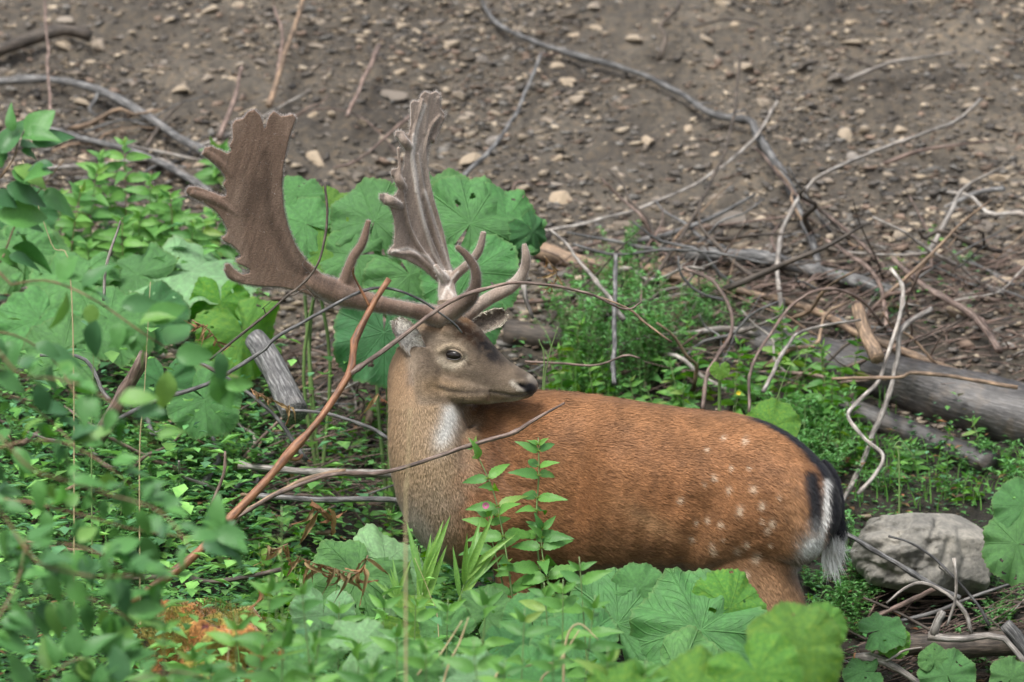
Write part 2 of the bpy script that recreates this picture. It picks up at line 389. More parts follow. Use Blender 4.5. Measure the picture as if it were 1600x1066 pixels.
bsx = put_stone(p + np.array([0, .05, -.02]), .075, 'rusty brown upright block of stone above the dark hollow beside the small herbs', rot=(1.3, .2, .3), mesh=bs)
for k, (px, py, hw, lb) in enumerate([(1195, 575, 22, 'rusty flat stone half hidden by grass behind the back of the deer'), (905, 410, 20, 'rusty stone wedged in the sticks right of the antler tine')]):
    put_stone(gpt(px, py, .01), hw / 560, lb, k=3 + k)
cnt = 0; tries = 0
while cnt < 270 and tries < 9000:
    tries += 1
    px = random.uniform(-20, 1620); py = random.uniform(-10, 500 if px > 900 else 300)
    den = .35 + .9 * max(0, float(fbm(px, py, .008, 2)) + .25)
    if px > 1000 and py < 130: den *= .6
    if random.random() > den: continue
    p = gpt(px, py, -.004); s = .022 + .044 * random.random() ** 1.6
    if py > 330: s *= 1.3
    if any((p[0] - a) ** 2 + (p[1] - b) ** 2 < (s + c) ** 2 * .8 for a, b, c in placed): continue
    placed.append((p[0], p[1], s)); cnt += 1
    put_stone(p, s, 'small angular tan or grey stone scattered on the bare dirt slope', 'loose stones scattered over the bare slope')
# small gravel, joined
def scatter_rocks(n, smin, smax, yr, xr, name, seed, pw=2.5):
    r = np.random.default_rng(seed); base = []
    for k in range(6):
        me = rock_mesh('tmp', None, 300 + k, .5, 8, 0)
        v = np.empty(len(me.vertices) * 3); me.vertices.foreach_get('co', v)
        f = np.array([list(pp.vertices) for pp in me.polygons]); base.append((v.reshape(-1, 3), f)); bpy.data.meshes.remove(me)
    VV = []; FF = []; CC = []; off = 0
    x = r.uniform(*xr, n); y = r.uniform(*yr, n); z = hgt(x, y) + .004
    keep = fbm(x, y, 2.2, 3) + r.uniform(-.35, .5, n) > -.1
    pal = np.array([(.12, .105, .09), (.20, .165, .13), (.30, .245, .18), (.38, .315, .235), (.17, .16, .145), (.19, .135, .10), (.075, .066, .058), (.13, .115, .10)])
    bank = []
    for k in range(72):
        mt = np.array(Matrix.Rotation(r.uniform(0, 6.28), 3, 'Z') @ Matrix.Rotation(r.uniform(-.5, .5), 3, 'Y') @ Matrix.Rotation(r.uniform(-.2, .8), 3, 'X')); bank.append((base[k % 6][0] @ mt.T * [1, 1, .62], base[k % 6][1]))
    for i in np.where(keep)[0]:
        bv, bf = bank[i % 72]; s = smin + (smax - smin) * r.random() ** pw
        VV.append(bv * s + [x[i], y[i], z[i] - s * .08]); FF.append(bf + off); off += len(bv)
        CC.append(np.tile(pal[r.integers(0, 8)] * r.uniform(.5, 1.15), (len(bv), 1)))
    me = newmesh(name, np.concatenate(VV), np.concatenate(FF), M['gravel'], False, {'col': np.concatenate(CC)})
    return link(name, me)
tag(scatter_rocks(5000, .018, .052, (1.6, 3.0), (-2.3, 2.3), 'scree', 18, 1.6), 'coarse broken stones gathered at the foot of the bare slope', 'scree', kind='stuff')
tag(scatter_rocks(40000, .009, .038, (1.35, 5.2), (-2.3, 2.3), 'rubble', 8, 2.0), 'broken tan and grey stone rubble covering the slope between the larger stones', 'rubble', kind='stuff')
tag(scatter_rocks(26000, .004, .021, (1.3, 5.4), (-2.4, 2.4), 'gravel', 5), 'small stone chips and gravel strewn over the bare dirt slope', 'gravel', kind='stuff')

# boulder behind the hind legs
def lump_mesh(name, mat, C, rx, ry, rz, seed, n=48, amp=.16, cracks=(), col_fn=None, f=2.0, origin=True, facet=0):
    u = np.linspace(0, 2 * np.pi, n * 2, endpoint=False); v = np.linspace(-np.pi / 2 + .02, np.pi / 2 - .02, n)
    U, W = np.meshgrid(u, v); D = np.stack([np.cos(W) * np.cos(U), np.cos(W) * np.sin(U), np.sin(W)], -1)
    rad = 1 + amp * (fbm(D[..., 0] * 1.3 + seed, D[..., 2] * 1.3 + D[..., 1], f, 5))
    r = np.random.default_rng(seed)
    for k in range(facet):
        q = r.normal(size=3); q /= np.linalg.norm(q); d = D @ q; lim = r.uniform(.72, .9); rad = np.where(d * rad > lim, lim / np.maximum(d, .2) + .15 * (rad - lim / np.maximum(d, .2)), rad)
    P = D * rad[..., None] * [rx, ry, rz] + C
    if cracks:
        qx, qy = proj(P)
        for ln, dep, wd in cracks:
            dd = dist_poly(qx, qy, ln); P = P - D * (dep * np.exp(-(dd / wd) ** 2))[..., None] * (D[..., 1:2] < .2)
    Vv = P.reshape(-1, 3); I = np.arange(2 * n * n).reshape(n, 2 * n); J = np.roll(I, -1, 1)
    Fq = np.stack([I[:-1], J[:-1], J[1:], I[1:]], -1).reshape(-1, 4)
    at_ = {'col': col_fn(Vv)} if col_fn else None
    return newmesh(name, Vv - C, Fq, mat, True, at_)
def dist_poly(qx, qy, ln):
    ln = np.asarray(ln, float); best = np.full(np.shape(qx), 1e9)
    for a, b in zip(ln[:-1], ln[1:]):
        ab = b - a; t = np.clip(((qx - a[0]) * ab[0] + (qy - a[1]) * ab[1]) / (ab @ ab), 0, 1)
        best = np.minimum(best, np.hypot(qx - a[0] - t * ab[0], qy - a[1] - t * ab[1]))
    return best
C = at(1446, 868, .62)
bo = link('boulder', lump_mesh('boulder', M['boulder'], C, .200, .17, .130, 3, 110, .22,
     [([(1464, 812), (1452, 850), (1428, 893)], .014, 4.5), ([(1482, 845), (1475, 880), (1440, 893)], .010, 6), ([(1395, 818), (1430, 812), (1470, 815)], .006, 5), ([(1352, 880), (1400, 902), (1432, 895)], .012, 6), ([(1400, 835), (1405, 870), (1385, 900)], .008, 4), ([(1500, 830), (1510, 870), (1500, 910)], .008, 6)], facet=9), None, C)
tag(bo, 'big pale grey cracked boulder lying behind the tail of the deer', 'boulder')
for px, py, s, lb in [(1352, 808, .03, 'small pale stone against the left top of the big boulder'), (1302, 850, .022, 'small round pinkish stone hidden behind the tail tuft'), (1560, 985, .05, 'brown stone under the broken branches at the lower right')]:
    q = gpt(px, py, .01); put_stone(q, s, lb)

# ---------------------------------------------------------------- branches and logs
def branch(name, label, cat, pts, w0, w1, mat, group=None, Y=None, lift=.012, n=7, rough=.2, twigs=0, tw=None, dens=26, parent=None, wl=None, lump=20):
    "pts in picture points; Y: a depth or list of depths, None = lying on the terrain"
    P = []
    for i, q in enumerate(pts):
        if Y is None: P.append(gpt(q[0], q[1], (lift if np.isscalar(lift) else lift[i])))
        else: P.append(at(q[0], q[1], Y if np.isscalar(Y) else Y[i]))
    P = np.array(P)
    L = np.linalg.norm(np.diff(P, axis=0), axis=1).sum(); m = max(6, int(L * dens * (2 if w0 < 12 else 1)))
    m = min(m, 60); S = spline(P, m)
    if L > .15:
        tt = np.linspace(0, L, m); ph = random.random() * 90
        for ax_ in range(3): S[:, ax_] += (fbm(tt + ph, tt * 0 + ax_ * 9.1, 9, 3) * .0065 * np.sin(np.linspace(0, np.pi, m)) ** .5) * (1 if w0 < 20 else .6)
    rad = (np.interp(np.linspace(0, 1, m), np.linspace(0, 1, len(wl)), wl) if wl else np.linspace(w0, w1, m)) / 2 / FPX * (S[:, 1] + 15)
    for k in range(max(1, int(L * 7)) if w0 < 16 else 0):
        j = random.randrange(m); rad[j] *= random.uniform(1.1, 1.35)
    v, f, gr = tube(S, rad, n, rough, random.random() * 50, 1.0, lump)
    o0 = S[0] if parent is None else np.zeros(3)
    me = newmesh(name, v - o0, f, M[mat], True, {'grain': gr})
    if parent is not None: return link(name, me, parent), S
    if twigs:
        root = empty(name, o0); tag(root, label, cat, group)
        link('stem', me, root)
        for k in range(twigs):
            j = random.randrange(int(m * .25), m - 1); d = nrm(S[j + 1] - S[j - 1]); q = nrm(np.cross(d, rng.normal(size=3)))
            ll = random.uniform(.05, .14) * (tw or 1); T = [S[j] + (d * .6 + q) * ll * s + rng.normal(0, .012, 3) * s for s in (0, .35, .7, 1)]
            v, f, gr = tube(spline(T, 8), np.linspace(rad[j] * .55, rad[j] * .2, 8), 5, .1, k)
            link('twig', newmesh('twig', v - o0, f, M[mat], True, {'grain': gr}), root)
        return root, S
    o = link(name, me, None, o0); tag(o, label, cat, group); return o, S
B = branch
B('branch', 'long smooth grey branch running down the bare slope from the top centre', 'branch', [(745, -12), (775, 35), (835, 65), (925, 93), (1000, 115), (1060, 145), (1120, 180), (1170, 190), (1185, 215), (1225, 275), (1250, 330), (1270, 380), (1282, 430)], 9, 13, 'greybark', lift=.05, wl=[5, 9, 9, 11, 13, 13, 12], twigs=4)
B('branch', 'slender pale arching stem curving from the stick pile out over the slope', 'branch', [(1228, 522), (1215, 430), (1218, 380), (1235, 330), (1265, 290), (1300, 265), (1370, 235), (1440, 210), (1500, 185), (1532, 155)], 8, 5, 'palebark', lift=[.02, .10, .14, .18, .2, .2, .2, .2, .2, .2])
B('branch', 'pale crooked upright branch, left one of the pair right of the rump', 'branch', [(1392, 420), (1410, 450), (1405, 500), (1385, 560), (1370, 600), (1335, 632), (1325, 652), (1345, 682), (1378, 712), (1370, 738), (1340, 772)], 7, 6, 'palebark', Y=[1.5, 1.45, 1.4, 1.35, 1.3, 1.2, 1.15, 1.1, 1.05, 1.0, .95])
B('branch', 'pale forked upright branch, right one of the pair right of the rump', 'branch', [(1455, 483), (1412, 510), (1402, 560), (1390, 620), (1360, 690), (1340, 740), (1312, 790)], 8, 8, 'palebark', Y=[1.55, 1.42, 1.38, 1.3, 1.2, 1.1, .9])
B('branch', 'thin stem bent into a hoop above the back of the deer', 'branch', [(1170, 645), (1174, 580), (1200, 530), (1240, 475), (1290, 452), (1340, 465), (1385, 515)], 5, 5, 'pinkbark', Y=[1.1, 1.15, 1.25, 1.35, 1.4, 1.5, 1.6])
B('branch', 'wavy stem hanging over the dark hollow beside the brown block', 'branch', [(1068, 418), (1115, 440), (1140, 478), (1142, 520), (1118, 560), (1105, 590), (1098, 640)], 5, 7, 'pinkbark', Y=[1.7, 1.6, 1.5, 1.4, 1.3, 1.25, 1.2])
B('branch', 'curved grey twig looping left under the wavy stem', 'branch', [(1060, 400), (1066, 430), (1090, 455), (1135, 470)], 4, 5, 'greybark', Y=1.65)
B('branch', 'long peeling tan branch crossing the debris down to the right edge', 'branch', [(1020, 425), (1130, 450), (1250, 478), (1340, 520), (1440, 560), (1540, 602), (1625, 640)], 10, 15, 'tanwood', lift=.06, rough=.2)
B('branch', 'curved thick grey brown branch ending above the split log at right', 'branch', [(1395, 405), (1440, 445), (1480, 470), (1530, 502), (1562, 548)], 9, 13, 'pinkbark', lift=.1)
B('branch', 'pale leaning stick with a bent top standing behind the rump', 'branch', [(1192, 612), (1230, 545), (1258, 515), (1345, 500)], 7, 4, 'palebark', Y=[1.05, 1.2, 1.3, 1.4])
B('branch', 'long orange brown strip of bark resting on the big grey log', 'branch', [(1300, 592), (1400, 590), (1430, 583), (1500, 592), (1590, 606)], 5, 7, 'tanwood', Y=1.15)
B('branch', 'red brown twig slanting from the debris up across the slope', 'branch', [(1390, 430), (1365, 400), (1310, 350), (1250, 310), (1200, 250), (1180, 232)], 7, 3, 'pinkbark', lift=.09)
B('branch', 'red brown stem dropping beside the pale pair of branches', 'branch', [(1290, 375), (1330, 400), (1365, 430), (1382, 480), (1385, 512)], 6, 8, 'pinkbark', lift=.08)
B('branch', 'thick short leaning snag in the debris right of centre', 'branch', [(1340, 480), (1352, 520), (1372, 560)], 20, 24, 'tanwood', Y=[1.5, 1.4, 1.3])
B('branch', 'thin tan stick lying across the slope above the stick pile', 'branch', [(1215, 158), (1170, 225), (1090, 285), (1000, 325), (900, 352), (830, 365)], 4, 6, 'palebark', lift=.06)
B('branch', 'dark thin stick leaning from the slope down to the brown block', 'branch', [(1157, 85), (1140, 210), (1090, 325), (1035, 415), (1005, 450)], 4, 6, 'darkbark', lift=.14)
B('branch', 'thin reddish stem lying level across the foot of the slope', 'branch', [(890, 390), (1000, 365), (1120, 352), (1230, 338), (1300, 322)], 4, 3, 'pinkbark', lift=.05)
B('branch', 'slender dead stem rising on the slope beside the far antler', 'branch', [(715, 282), (770, 232), (810, 170), (845, 85)], 8, 5, 'greybark', lift=.08)
B('branch', 'mossy grey branch curving down to the tip of the near antler', 'branch', [(-15, 128), (80, 125), (150, 140), (220, 175), (270, 210), (320, 238), (352, 268)], 12, 15, 'greybark', lift=.06, rough=.15, twigs=3)
B('branch', 'short thick dark branch stub at the top left edge', 'branch', [(-20, 85), (60, 58), (105, 47), (142, 58)], 22, 20, 'darkbark', lift=.06, rough=.2, n=10)
B('branch', 'dark branch lying below the mossy one at upper left', 'branch', [(55, 196), (140, 218), (240, 250), (330, 300)], 9, 12, 'greybark', lift=.05)
B('branch', 'grey weathered stick lying level above the herbs at left', 'branch', [(70, 262), (160, 258), (245, 250), (300, 280)], 8, 9, 'palebark', lift=.04)
B('branch', 'thin dark upright stem at the top left corner', 'branch', [(70, -10), (75, 100), (80, 190)], 4, 5, 'pinkbark', lift=.2)
B('branch', 'short dark twig forking from the mossy branch', 'branch', [(228, 230), (252, 195), (285, 160)], 8, 4, 'darkbark', lift=.07)
B('branch', 'reddish stick leaning upright above the near antler palm', 'branch', [(343, 216), (365, 160), (378, 105)], 9, 6, 'pinkbark', lift=.1)
B('branch', 'reddish stick leaning between the two antlers on the slope', 'branch', [(542, 182), (568, 125), (592, 72)], 6, 8, 'pinkbark', lift=.1)
B('branch', 'tall blurred tan stem standing at the top left of the antlers', 'branch', [(420, 165), (445, 90), (470, 10), (478, -20)], 10, 6, 'tanwood', lift=.12)
B('branch', 'thin brown stem beside the tall tan stem', 'branch', [(430, 140), (440, 60), (428, 10)], 6, 4, 'pinkbark', lift=.12)
B('branch', 'thin forked twig lying between the antlers', 'branch', [(440, 190), (500, 170), (560, 180), (600, 215), (622, 240)], 3, 2, 'pinkbark', lift=.06, twigs=2)
B('branch', 'red twig crossing to the side tine of the far antler', 'branch', [(640, 182), (590, 225), (560, 250), (520, 262)], 5, 4, 'pinkbark', lift=.06)
B('branch', 'thin grey curved twig at the top right', 'branch', [(1085, 42), (1130, 30), (1180, 36), (1212, 52)], 4, 3, 'darkbark', lift=.04)
B('branch', 'hair thin stem standing on the slope at far right', 'branch', [(1455, 420), (1456, 380), (1440, 345), (1420, 305)], 4, 2, 'pinkbark', lift=.05)
B('branch', 'curved bare twig entering from the right edge', 'branch', [(1620, 400), (1590, 430), (1560, 455), (1490, 470)], 4, 3, 'palebark', lift=.05)
B('branch', 'pale weathered crooked stick right of the butterbur, pointing up left', 'branch', [(858, 358), (890, 385), (905, 410), (930, 440), (955, 470), (975, 500)], 4, 8, 'palebark', Y=[1.75, 1.65, 1.6, 1.5, 1.4, 1.35])
B('branch', 'long dark springy twig above the stick pile', 'branch', [(895, 382), (960, 398), (1040, 392), (1120, 396), (1200, 412)], 5, 4, 'greybark', Y=1.8)
B('branch', 'grey stick standing among the light green herbs', 'branch', [(962, 398), (962, 470), (958, 540), (960, 600)], 7, 8, 'greybark', Y=[1.55, 1.35, 1.2, 1.05])
B('branch', 'short pale stick hanging under the curved far tine', 'branch', [(818, 445), (822, 470), (833, 498)], 9, 5, 'palebark', Y=.7)
B('branch', 'thin brown twig arching behind the muzzle', 'branch', [(820, 565), (880, 570), (930, 572), (975, 555), (1000, 560)], 4, 3, 'pinkbark', Y=.6)
# nearer than the deer
o, S = B('broken_branch', 'thick bare orange brown broken branch slanting in front of the deer', 'branch', [(205, 942), (290, 880), (340, 832), (400, 768), (455, 702), (500, 652), (546, 582), (556, 530), (580, 482), (608, 436)], 14, 9, 'orangebark', Y=[-.75, -.72, -.7, -.67, -.64, -.6, -.56, -.53, -.5, -.48], n=10, twigs=2)
pth = [(548, 584), (600, 547), (650, 508), (690, 481), (745, 455), (800, 440), (860, 446), (920, 460), (978, 482), (1002, 472)]
B('branch', 'thin reddish twig crossing in front of the antler bases and face', 'branch', pth, 8, 3, 'pinkbark', Y=[-.565, -.5, -.47, -.45, -.42, -.4, -.38, -.36, -.3, -.28])
B('branch', 'thin dull green twig end right of the far ear, bending down', 'branch', [(930, 462), (985, 485), (1010, 505), (1050, 535)], 3, 4, 'tanwood', Y=.2)
B('branch', 'smooth grey twig rising from the left across the near antler beam', 'branch', [(160, 668), (215, 640), (260, 620), (330, 598), (400, 555), (430, 530), (500, 490), (560, 460), (602, 450), (650, 466), (700, 498), (722, 520)], 8, 3, 'greybark', Y=[-.55] * 6 + [-.52, -.5, -.47, -.44, -.42, -.4])
B('branch', 'grey brown twig sagging across the chest and shoulder of the deer', 'branch', [(365, 812), (440, 768), (520, 742), (600, 738), (690, 711), (750, 693), (800, 676), (845, 651), (882, 630)], 7, 4, 'pinkbark', Y=[-.5, -.5, -.48, -.45, -.42, -.4, -.38, -.36, -.34], wl=[5, 6, 7, 7, 7, 6, 3])
B('branch', 'dark thin twig growing up in front of the palm of the near antler', 'branch', [(328, 562), (385, 515), (430, 480), (475, 440), (502, 398), (512, 340), (508, 285)], 4, 4, 'darkbark', Y=[-.4] * 7, twigs=3, tw=.6)
B('branch', 'dark stick reaching from the tail across the boulder', 'branch', [(1308, 826), (1350, 850), (1412, 888), (1462, 918), (1500, 935)], 8, 9, 'greybark', Y=.3)
B('branch', 'pale arching root in front of the boulder', 'branch', [(1385, 943), (1410, 920), (1440, 912), (1480, 930), (1508, 958), (1518, 990)], 4, 7, 'palebark', Y=.22)
B('branch', 'straight brown stick below the boulder', 'branch', [(1352, 970), (1420, 940), (1465, 918)], 8, 9, 'pinkbark', Y=.34)
B('branch', 'thin shiny grey twig sweeping down across the boulder face', 'branch', [(1388, 838), (1430, 852), (1470, 885), (1522, 940), (1546, 978)], 3, 6, 'greybark', Y=.2)
B('branch', 'short upright silver twig at the foot of the boulder', 'branch', [(1491, 872), (1493, 928), (1480, 978)], 5, 4, 'palebark', Y=.18)
B('branch', 'pale broken branch lying level at the lower right', 'branch', [(1450, 994), (1500, 999), (1560, 993), (1590, 1020), (1610, 1050)], 12, 10, 'palebark', Y=.1)
B('branch', 'stubby pale upright piece of the broken branch at lower right', 'branch', [(1458, 992), (1466, 970), (1474, 955)], 14, 10, 'palebark', Y=.1)
o, S = B('branch', 'birch stick with a cut orange end at the bottom right', 'branch', [(1336, 1026), (1372, 1030), (1405, 1046), (1440, 1072)], 13, 11, 'palebark', Y=0.05, twigs=1)
v, f, gr = tube(np.array([S[0] - nrm(S[1] - S[0]) * .004, S[0] + nrm(S[1] - S[0]) * .002]), [.0085, .0105], 10); link('cut_end', newmesh('cut_end', v - S[0], f, M['cut'], True, {'grain': gr}), o)
B('log', 'rotten brown log lying behind the pale branch at lower right', 'log', [(1345, 1025), (1420, 1005), (1500, 1010), (1600, 1002)], 34, 44, 'darkbark', Y=.26, rough=.3, n=14)
B('branch', 'dark purple branch at the lower right corner', 'branch', [(1570, 975), (1590, 1000), (1625, 1050)], 20, 22, 'greybark', Y=.15)
B('log', 'big smooth grey driftwood log at the right edge', 'log', [(1080, 505), (1180, 535), (1290, 565), (1400, 598), (1500, 628), (1650, 670)], 50, 110, 'log', lift=[-.02, -.01, .01, .03, .035, .035], rough=.2, n=26, lump=5, wl=[30, 55, 78, 84, 96, 112])
B('log', 'second slimmer grey log sloping below the big driftwood log', 'log', [(1290, 625), (1390, 665), (1470, 695), (1552, 728)], 38, 44, 'log', lift=.02, rough=.15, n=18, lump=6)
B('log', 'dark mossy log lying low behind the muzzle', 'log', [(790, 520), (870, 530), (960, 545), (1010, 560)], 40, 30, 'darkbark', lift=.02, rough=.2, n=14)
B('log', 'weathered log lying level above the light green herbs', 'log', [(840, 388), (930, 415), (1010, 420), (1100, 445)], 26, 22, 'tanwood', lift=.03, rough=.25, n=12)
B('log', 'grey split log beside the arching stem', 'log', [(1070, 398), (1180, 402), (1300, 430), (1400, 460)], 20, 24, 'greybark', lift=.04, rough=.25, n=12)
B('log', 'pale peeled wood standing slanted left of the neck of the deer', 'log', [(398, 530), (428, 575), (462, 645)], 34, 44, 'greybark', Y=[.75, .65, .5], rough=.14, n=14)
B('log', 'pinkish split snag leaning at the left below the oval leaves', 'log', [(226, 552), (196, 610), (150, 692)], 15, 24, 'pinkbark', Y=[-.1, -.05, 0], rough=.3, n=12)
B('branch', 'pale peeled stick lying level behind the neck of the deer', 'branch', [(372, 726), (450, 735), (540, 738), (625, 742)], 10, 13, 'palebark', Y=.35)
B('branch', 'grey stick with an orange tip behind the chest', 'branch', [(400, 775), (500, 782), (588, 780), (628, 783)], 9, 9, 'greybark', Y=.3)
B('branch', 'orange stick lying below the peeled one left of the chest', 'branch', [(330, 830), (400, 790), (470, 752), (540, 735)], 8, 7, 'tanwood', Y=.1)
B('branch', 'dark twig arching in the hollow left of the chest', 'branch', [(440, 640), (520, 650), (570, 665), (612, 690)], 5, 6, 'greybark', Y=.4)
B('branch', 'grey twig running from the butterbur to the pale snag', 'branch', [(300, 560), (355, 590), (420, 640), (480, 720)], 5, 7, 'greybark', Y=.2)
B('branch', 'bent dead branch across the lower left hollow', 'branch', [(190, 905), (280, 900), (340, 908), (440, 890)], 9, 8, 'darkbark', Y=-.3)
B('branch', 'dark twig standing in the nettles at the far left', 'branch', [(162, 470), (165, 420), (186, 355), (188, 345)], 5, 3, 'palebark', Y=.3)
B('branch', 'dark bent twig in the shadow left of the pinkish snag', 'branch', [(62, 555), (130, 560), (160, 610), (172, 625)], 5, 8, 'greybark', Y=0)
B('branch', 'thin brown stem rising from the ground cover at lower left', 'branch', [(330, 790), (350, 740), (352, 705)], 6, 4, 'pinkbark', Y=-.4)
# random fallen twigs
protos = []
for k in range(8):
    L = .3; P = [np.array([x * L, (random.random() - .5) * .028, .010 + (random.random() - .5) * .018]) for x in (0, .25, .5, .75, 1)]
    v, f, gr = tube(spline(P, 12), np.linspace(.0032, .0014, 12), 5, .15, k)
    protos.append([newmesh('fallen_twig', v, f, M[mm], True, {'grain': gr}) for mm in ('pinkbark', 'greybark', 'tanwood', 'palebark', 'darkbark')])
zones = [((850, 1640), (375, 620), 150, 'thin dead twig in the tangle of sticks below the slope', 'twigs in the tangle right of the antlers', .6),
         ((350, 640), (540, 850), 66, 'thin dead twig in the dark hollow behind the neck', 'twigs in the hollow left of the neck', .4),
         ((0, 420), (640, 960), 28, 'thin dead twig among the ground cover at left', 'twigs in the ground cover at left', 0.3),
         ((50, 520), (190, 330), 18, 'thin dead twig lying along the foot of the slope at left', 'twigs at the foot of the slope at left', .3),
         ((1330, 1640), (900, 1080), 16, 'thin dead twig on the ground at the lower right', 'twigs around the lower right branches', .3),
         ((560, 1600), (20, 350), 12, 'thin dead twig lying on the bare dirt slope', 'twigs on the bare slope', .1)]
for (x0, x1), (y0, y1), n, lb, gp, up in zones:
    for k in range(n):
        p = gpt(random.uniform(x0, x1), random.uniform(y0, y1), random.uniform(.0, .05))
        o = link('fallen_twig', random.choice(random.choice(protos)), None, p)
        s = random.uniform(.5, 1.5); q = random.uniform(.6, 2.6); o.scale = (s, s * q, s * q)
        o.rotation_euler = (random.uniform(-.3, .3), random.gauss(-.1, .25) - up * random.random(), random.gauss(0, .8) + (math.pi if random.random() < .5 else 0))
        tag(o, lb, 'twig', gp)
lt = MB()
for k in range(1000):
    x0, x1, y0, y1 = [(850, 1640, 380, 620), (350, 640, 540, 850), (850, 1640, 400, 560), (1300, 1640, 860, 1080)][k % 4]
    p = gpt(random.uniform(x0, x1), random.uniform(y0, y1), random.uniform(0, .04)); L = random.uniform(.08, .3); a = random.gauss(0, .7); d = nrm([math.cos(a), math.sin(a) * .6, random.gauss(.1, .25)])
    P = [p, p + d * L * .5 + rng.normal(0, .008, 3), p + d * L]; r0 = random.uniform(.0012, .0035); v, f, gr = tube(spline(P, 7), np.linspace(r0, r0 * .4, 7), 5, .2, k); lt.add(v, f, grain=gr)
tag(link('twig_litter', lt.mesh('twig_litter', M['pinkbark'])), 'tangled litter of fine dead twigs under the larger sticks', 'twig litter', kind='stuff')
# ================================================================ the deer
def P2(px, py, Y): return at(px, py, Y)
def loft(rings, n=36, ex=2.2):
    "rings: (centre3, lateral3, up3, half_width, half_up, half_down)"
    a = np.linspace(0, 2 * np.pi, n, endpoint=False); c, s = np.cos(a), np.sin(a)
    c2 = np.sign(c) * np.abs(c) ** (2 / ex); s2 = np.sign(s) * np.abs(s) ** (2 / ex)
    V = []
    for C, Lt, U, hw, hu, hd in rings:
        V.append(C + np.outer(c2 * hw, Lt) + np.outer(np.where(s2 > 0, s2 * hu, s2 * hd), U))
    V = np.concatenate(V); F = []; m = len(rings)
    for i in range(m - 1):
        for j in range(n):
            k = (j + 1) % n; F.append((i * n + j, i * n + k, (i + 1) * n + k, (i + 1) * n + j))
    V = np.vstack([V, V[:n].mean(0), V[-n:].mean(0)]); e = (m - 1) * n
    for j in range(n):
        k = (j + 1) % n; F.append((m * n, k, j)); F.append((m * n + 1, e + j, e + k))
    return V, F
def resample(T, n):
    T = np.asarray(T, float); return spline(T, n)
def vrings(T, n, yaw):
    "T rows: px, top, bottom, half width (m), Y"
    lat = np.array([math.sin(yaw), math.cos(yaw), 0]); out = []
    for px, tp, bt, hw, y in resample(T, n):
        a = at(px, tp, y); b = at(px, bt, y); h = np.linalg.norm(a - b) / 2
        out.append(((a + b) / 2, lat, nrm(a - b), max(hw, .004), h, h))
    return out
torso = [(700, 700, 820, .05, .04), (730, 640, 868, .115, .07), (770, 614, 888, .150, .08), (820, 611, 896, .176, .078), (880, 613, 902, .198, .06), (940, 619, 906, .213, .045),
         (1000, 629, 908, .222, .025), (1060, 638, 906, .222, .0), (1110, 643, 902, .214, -.02), (1150, 647, 900, .205, -.035), (1190, 658, 896, .195, -.05), (1225, 674, 886, .182, -.065),
         (1258, 698, 872, .160, -.08), (1282, 725, 850, .130, -.09), (1298, 755, 825, .092, -.095), (1306, 778, 805, .04, -.1)]
parts = [loft(vrings(torso, 60, R(-10)), 48, 2.25)]
def limb(T, n=22, squash=1.0):
    T = np.array(T, float); P = np.array([at(a, b, y) for a, b, y, r in T]); r = T[:, 3] / 600
    Q = spline(np.c_[P, r], n); v, f, g_ = tube(Q[:, :3], Q[:, 3], 22, 0, 0, squash); return v, f
neck = [(664, 548, .00, 42), (660, 580, -.01, 52), (661, 615, -.02, 55), (665, 650, -.03, 58), (670, 690, -.035, 64), (680, 730, -.03, 70), (698, 768, -.01, 78), (724, 800, .02, 82), (755, 812, .06, 80), (790, 790, .08, 86)]
parts.append(limb(neck, 34))
parts.append(limb([(692, 690, -.01, 60), (722, 740, .0, 78), (765, 780, .03, 95), (810, 780, .05, 95)], 16))
parts.append(limb([(735, 730, .10, 60), (690, 640, .06, 48), (672, 570, .03, 46)], 16))
# head, turned a little towards the viewer
hyaw = R(22)
head = [(634, 538, 578, .030, .050), (645, 514, 596, .056, .045), (660, 500, 606, .072, .036), (680, 493, 616, .083, .024), (700, 491, 624, .088, .010), (718, 494, 629, .086, -.004),
        (735, 503, 631, .079, -.018), (752, 520, 632, .067, -.032), (768, 539, 631, .055, -.045), (784, 557, 629, .047, -.058), (800, 569, 627, .043, -.071), (814, 577, 625, .042, -.082), (826, 584, 622, .038, -.090), (834, 592, 616, .029, -.096), (837, 599, 610, .014, -.098)]
parts.append(loft(vrings(head, 50, hyaw), 36, 2.1))
parts.append(limb([(696, 512, -.045, 15), (712, 520, -.05, 17), (730, 534, -.045, 14)], 8))                  # brow ridge over the eye
parts.append(limb([(672, 600, -.04, 26), (700, 606, -.06, 23), (730, 611, -.075, 18), (765, 614, -.08, 13)], 12))   # cheek and jaw
parts.append(limb([(700, 470, .0, 15), (700, 505, -.0, 22)], 8)); parts.append(limb([(722, 480, .06, 15), (716, 510, .05, 22)], 8))   # pedicles
# near legs and far legs
def leg_h(dx, dy, sc_=1):
    return limb([(1180 + dx, 780, -.080 + dy, 78), (1175 + dx, 855, -.085 + dy, 80), (1177 + dx, 910, -.095 + dy, 72), (1210 + dx, 965, -.105 + dy, 54), (1252 + dx, 1012, -.11 + dy, 32), (1282 + dx, 1050, -.105 + dy, 21), (1286 + dx, 1090, -.105 + dy, 15), (1283 + dx, 1125, -.105 + dy, 13), (1272 + dx, 1143, -.105 + dy, 15), (1262 + dx, 1154, -.105 + dy, 14)], 34, .85)
def leg_f(dx, dy):
    return limb([(805 + dx, 745, .0 + dy, 74), (800 + dx, 830, -.02 + dy, 56), (806 + dx, 890, -.02 + dy, 36), (802 + dx, 950, -.02 + dy, 25), (798 + dx, 1010, -.02 + dy, 19), (797 + dx, 1080, -.02 + dy, 13), (795 + dx, 1125, -.02 + dy, 14), (786 + dx, 1143, -.02 + dy, 15), (778 + dx, 1154, -.02 + dy, 14)], 34, .85)
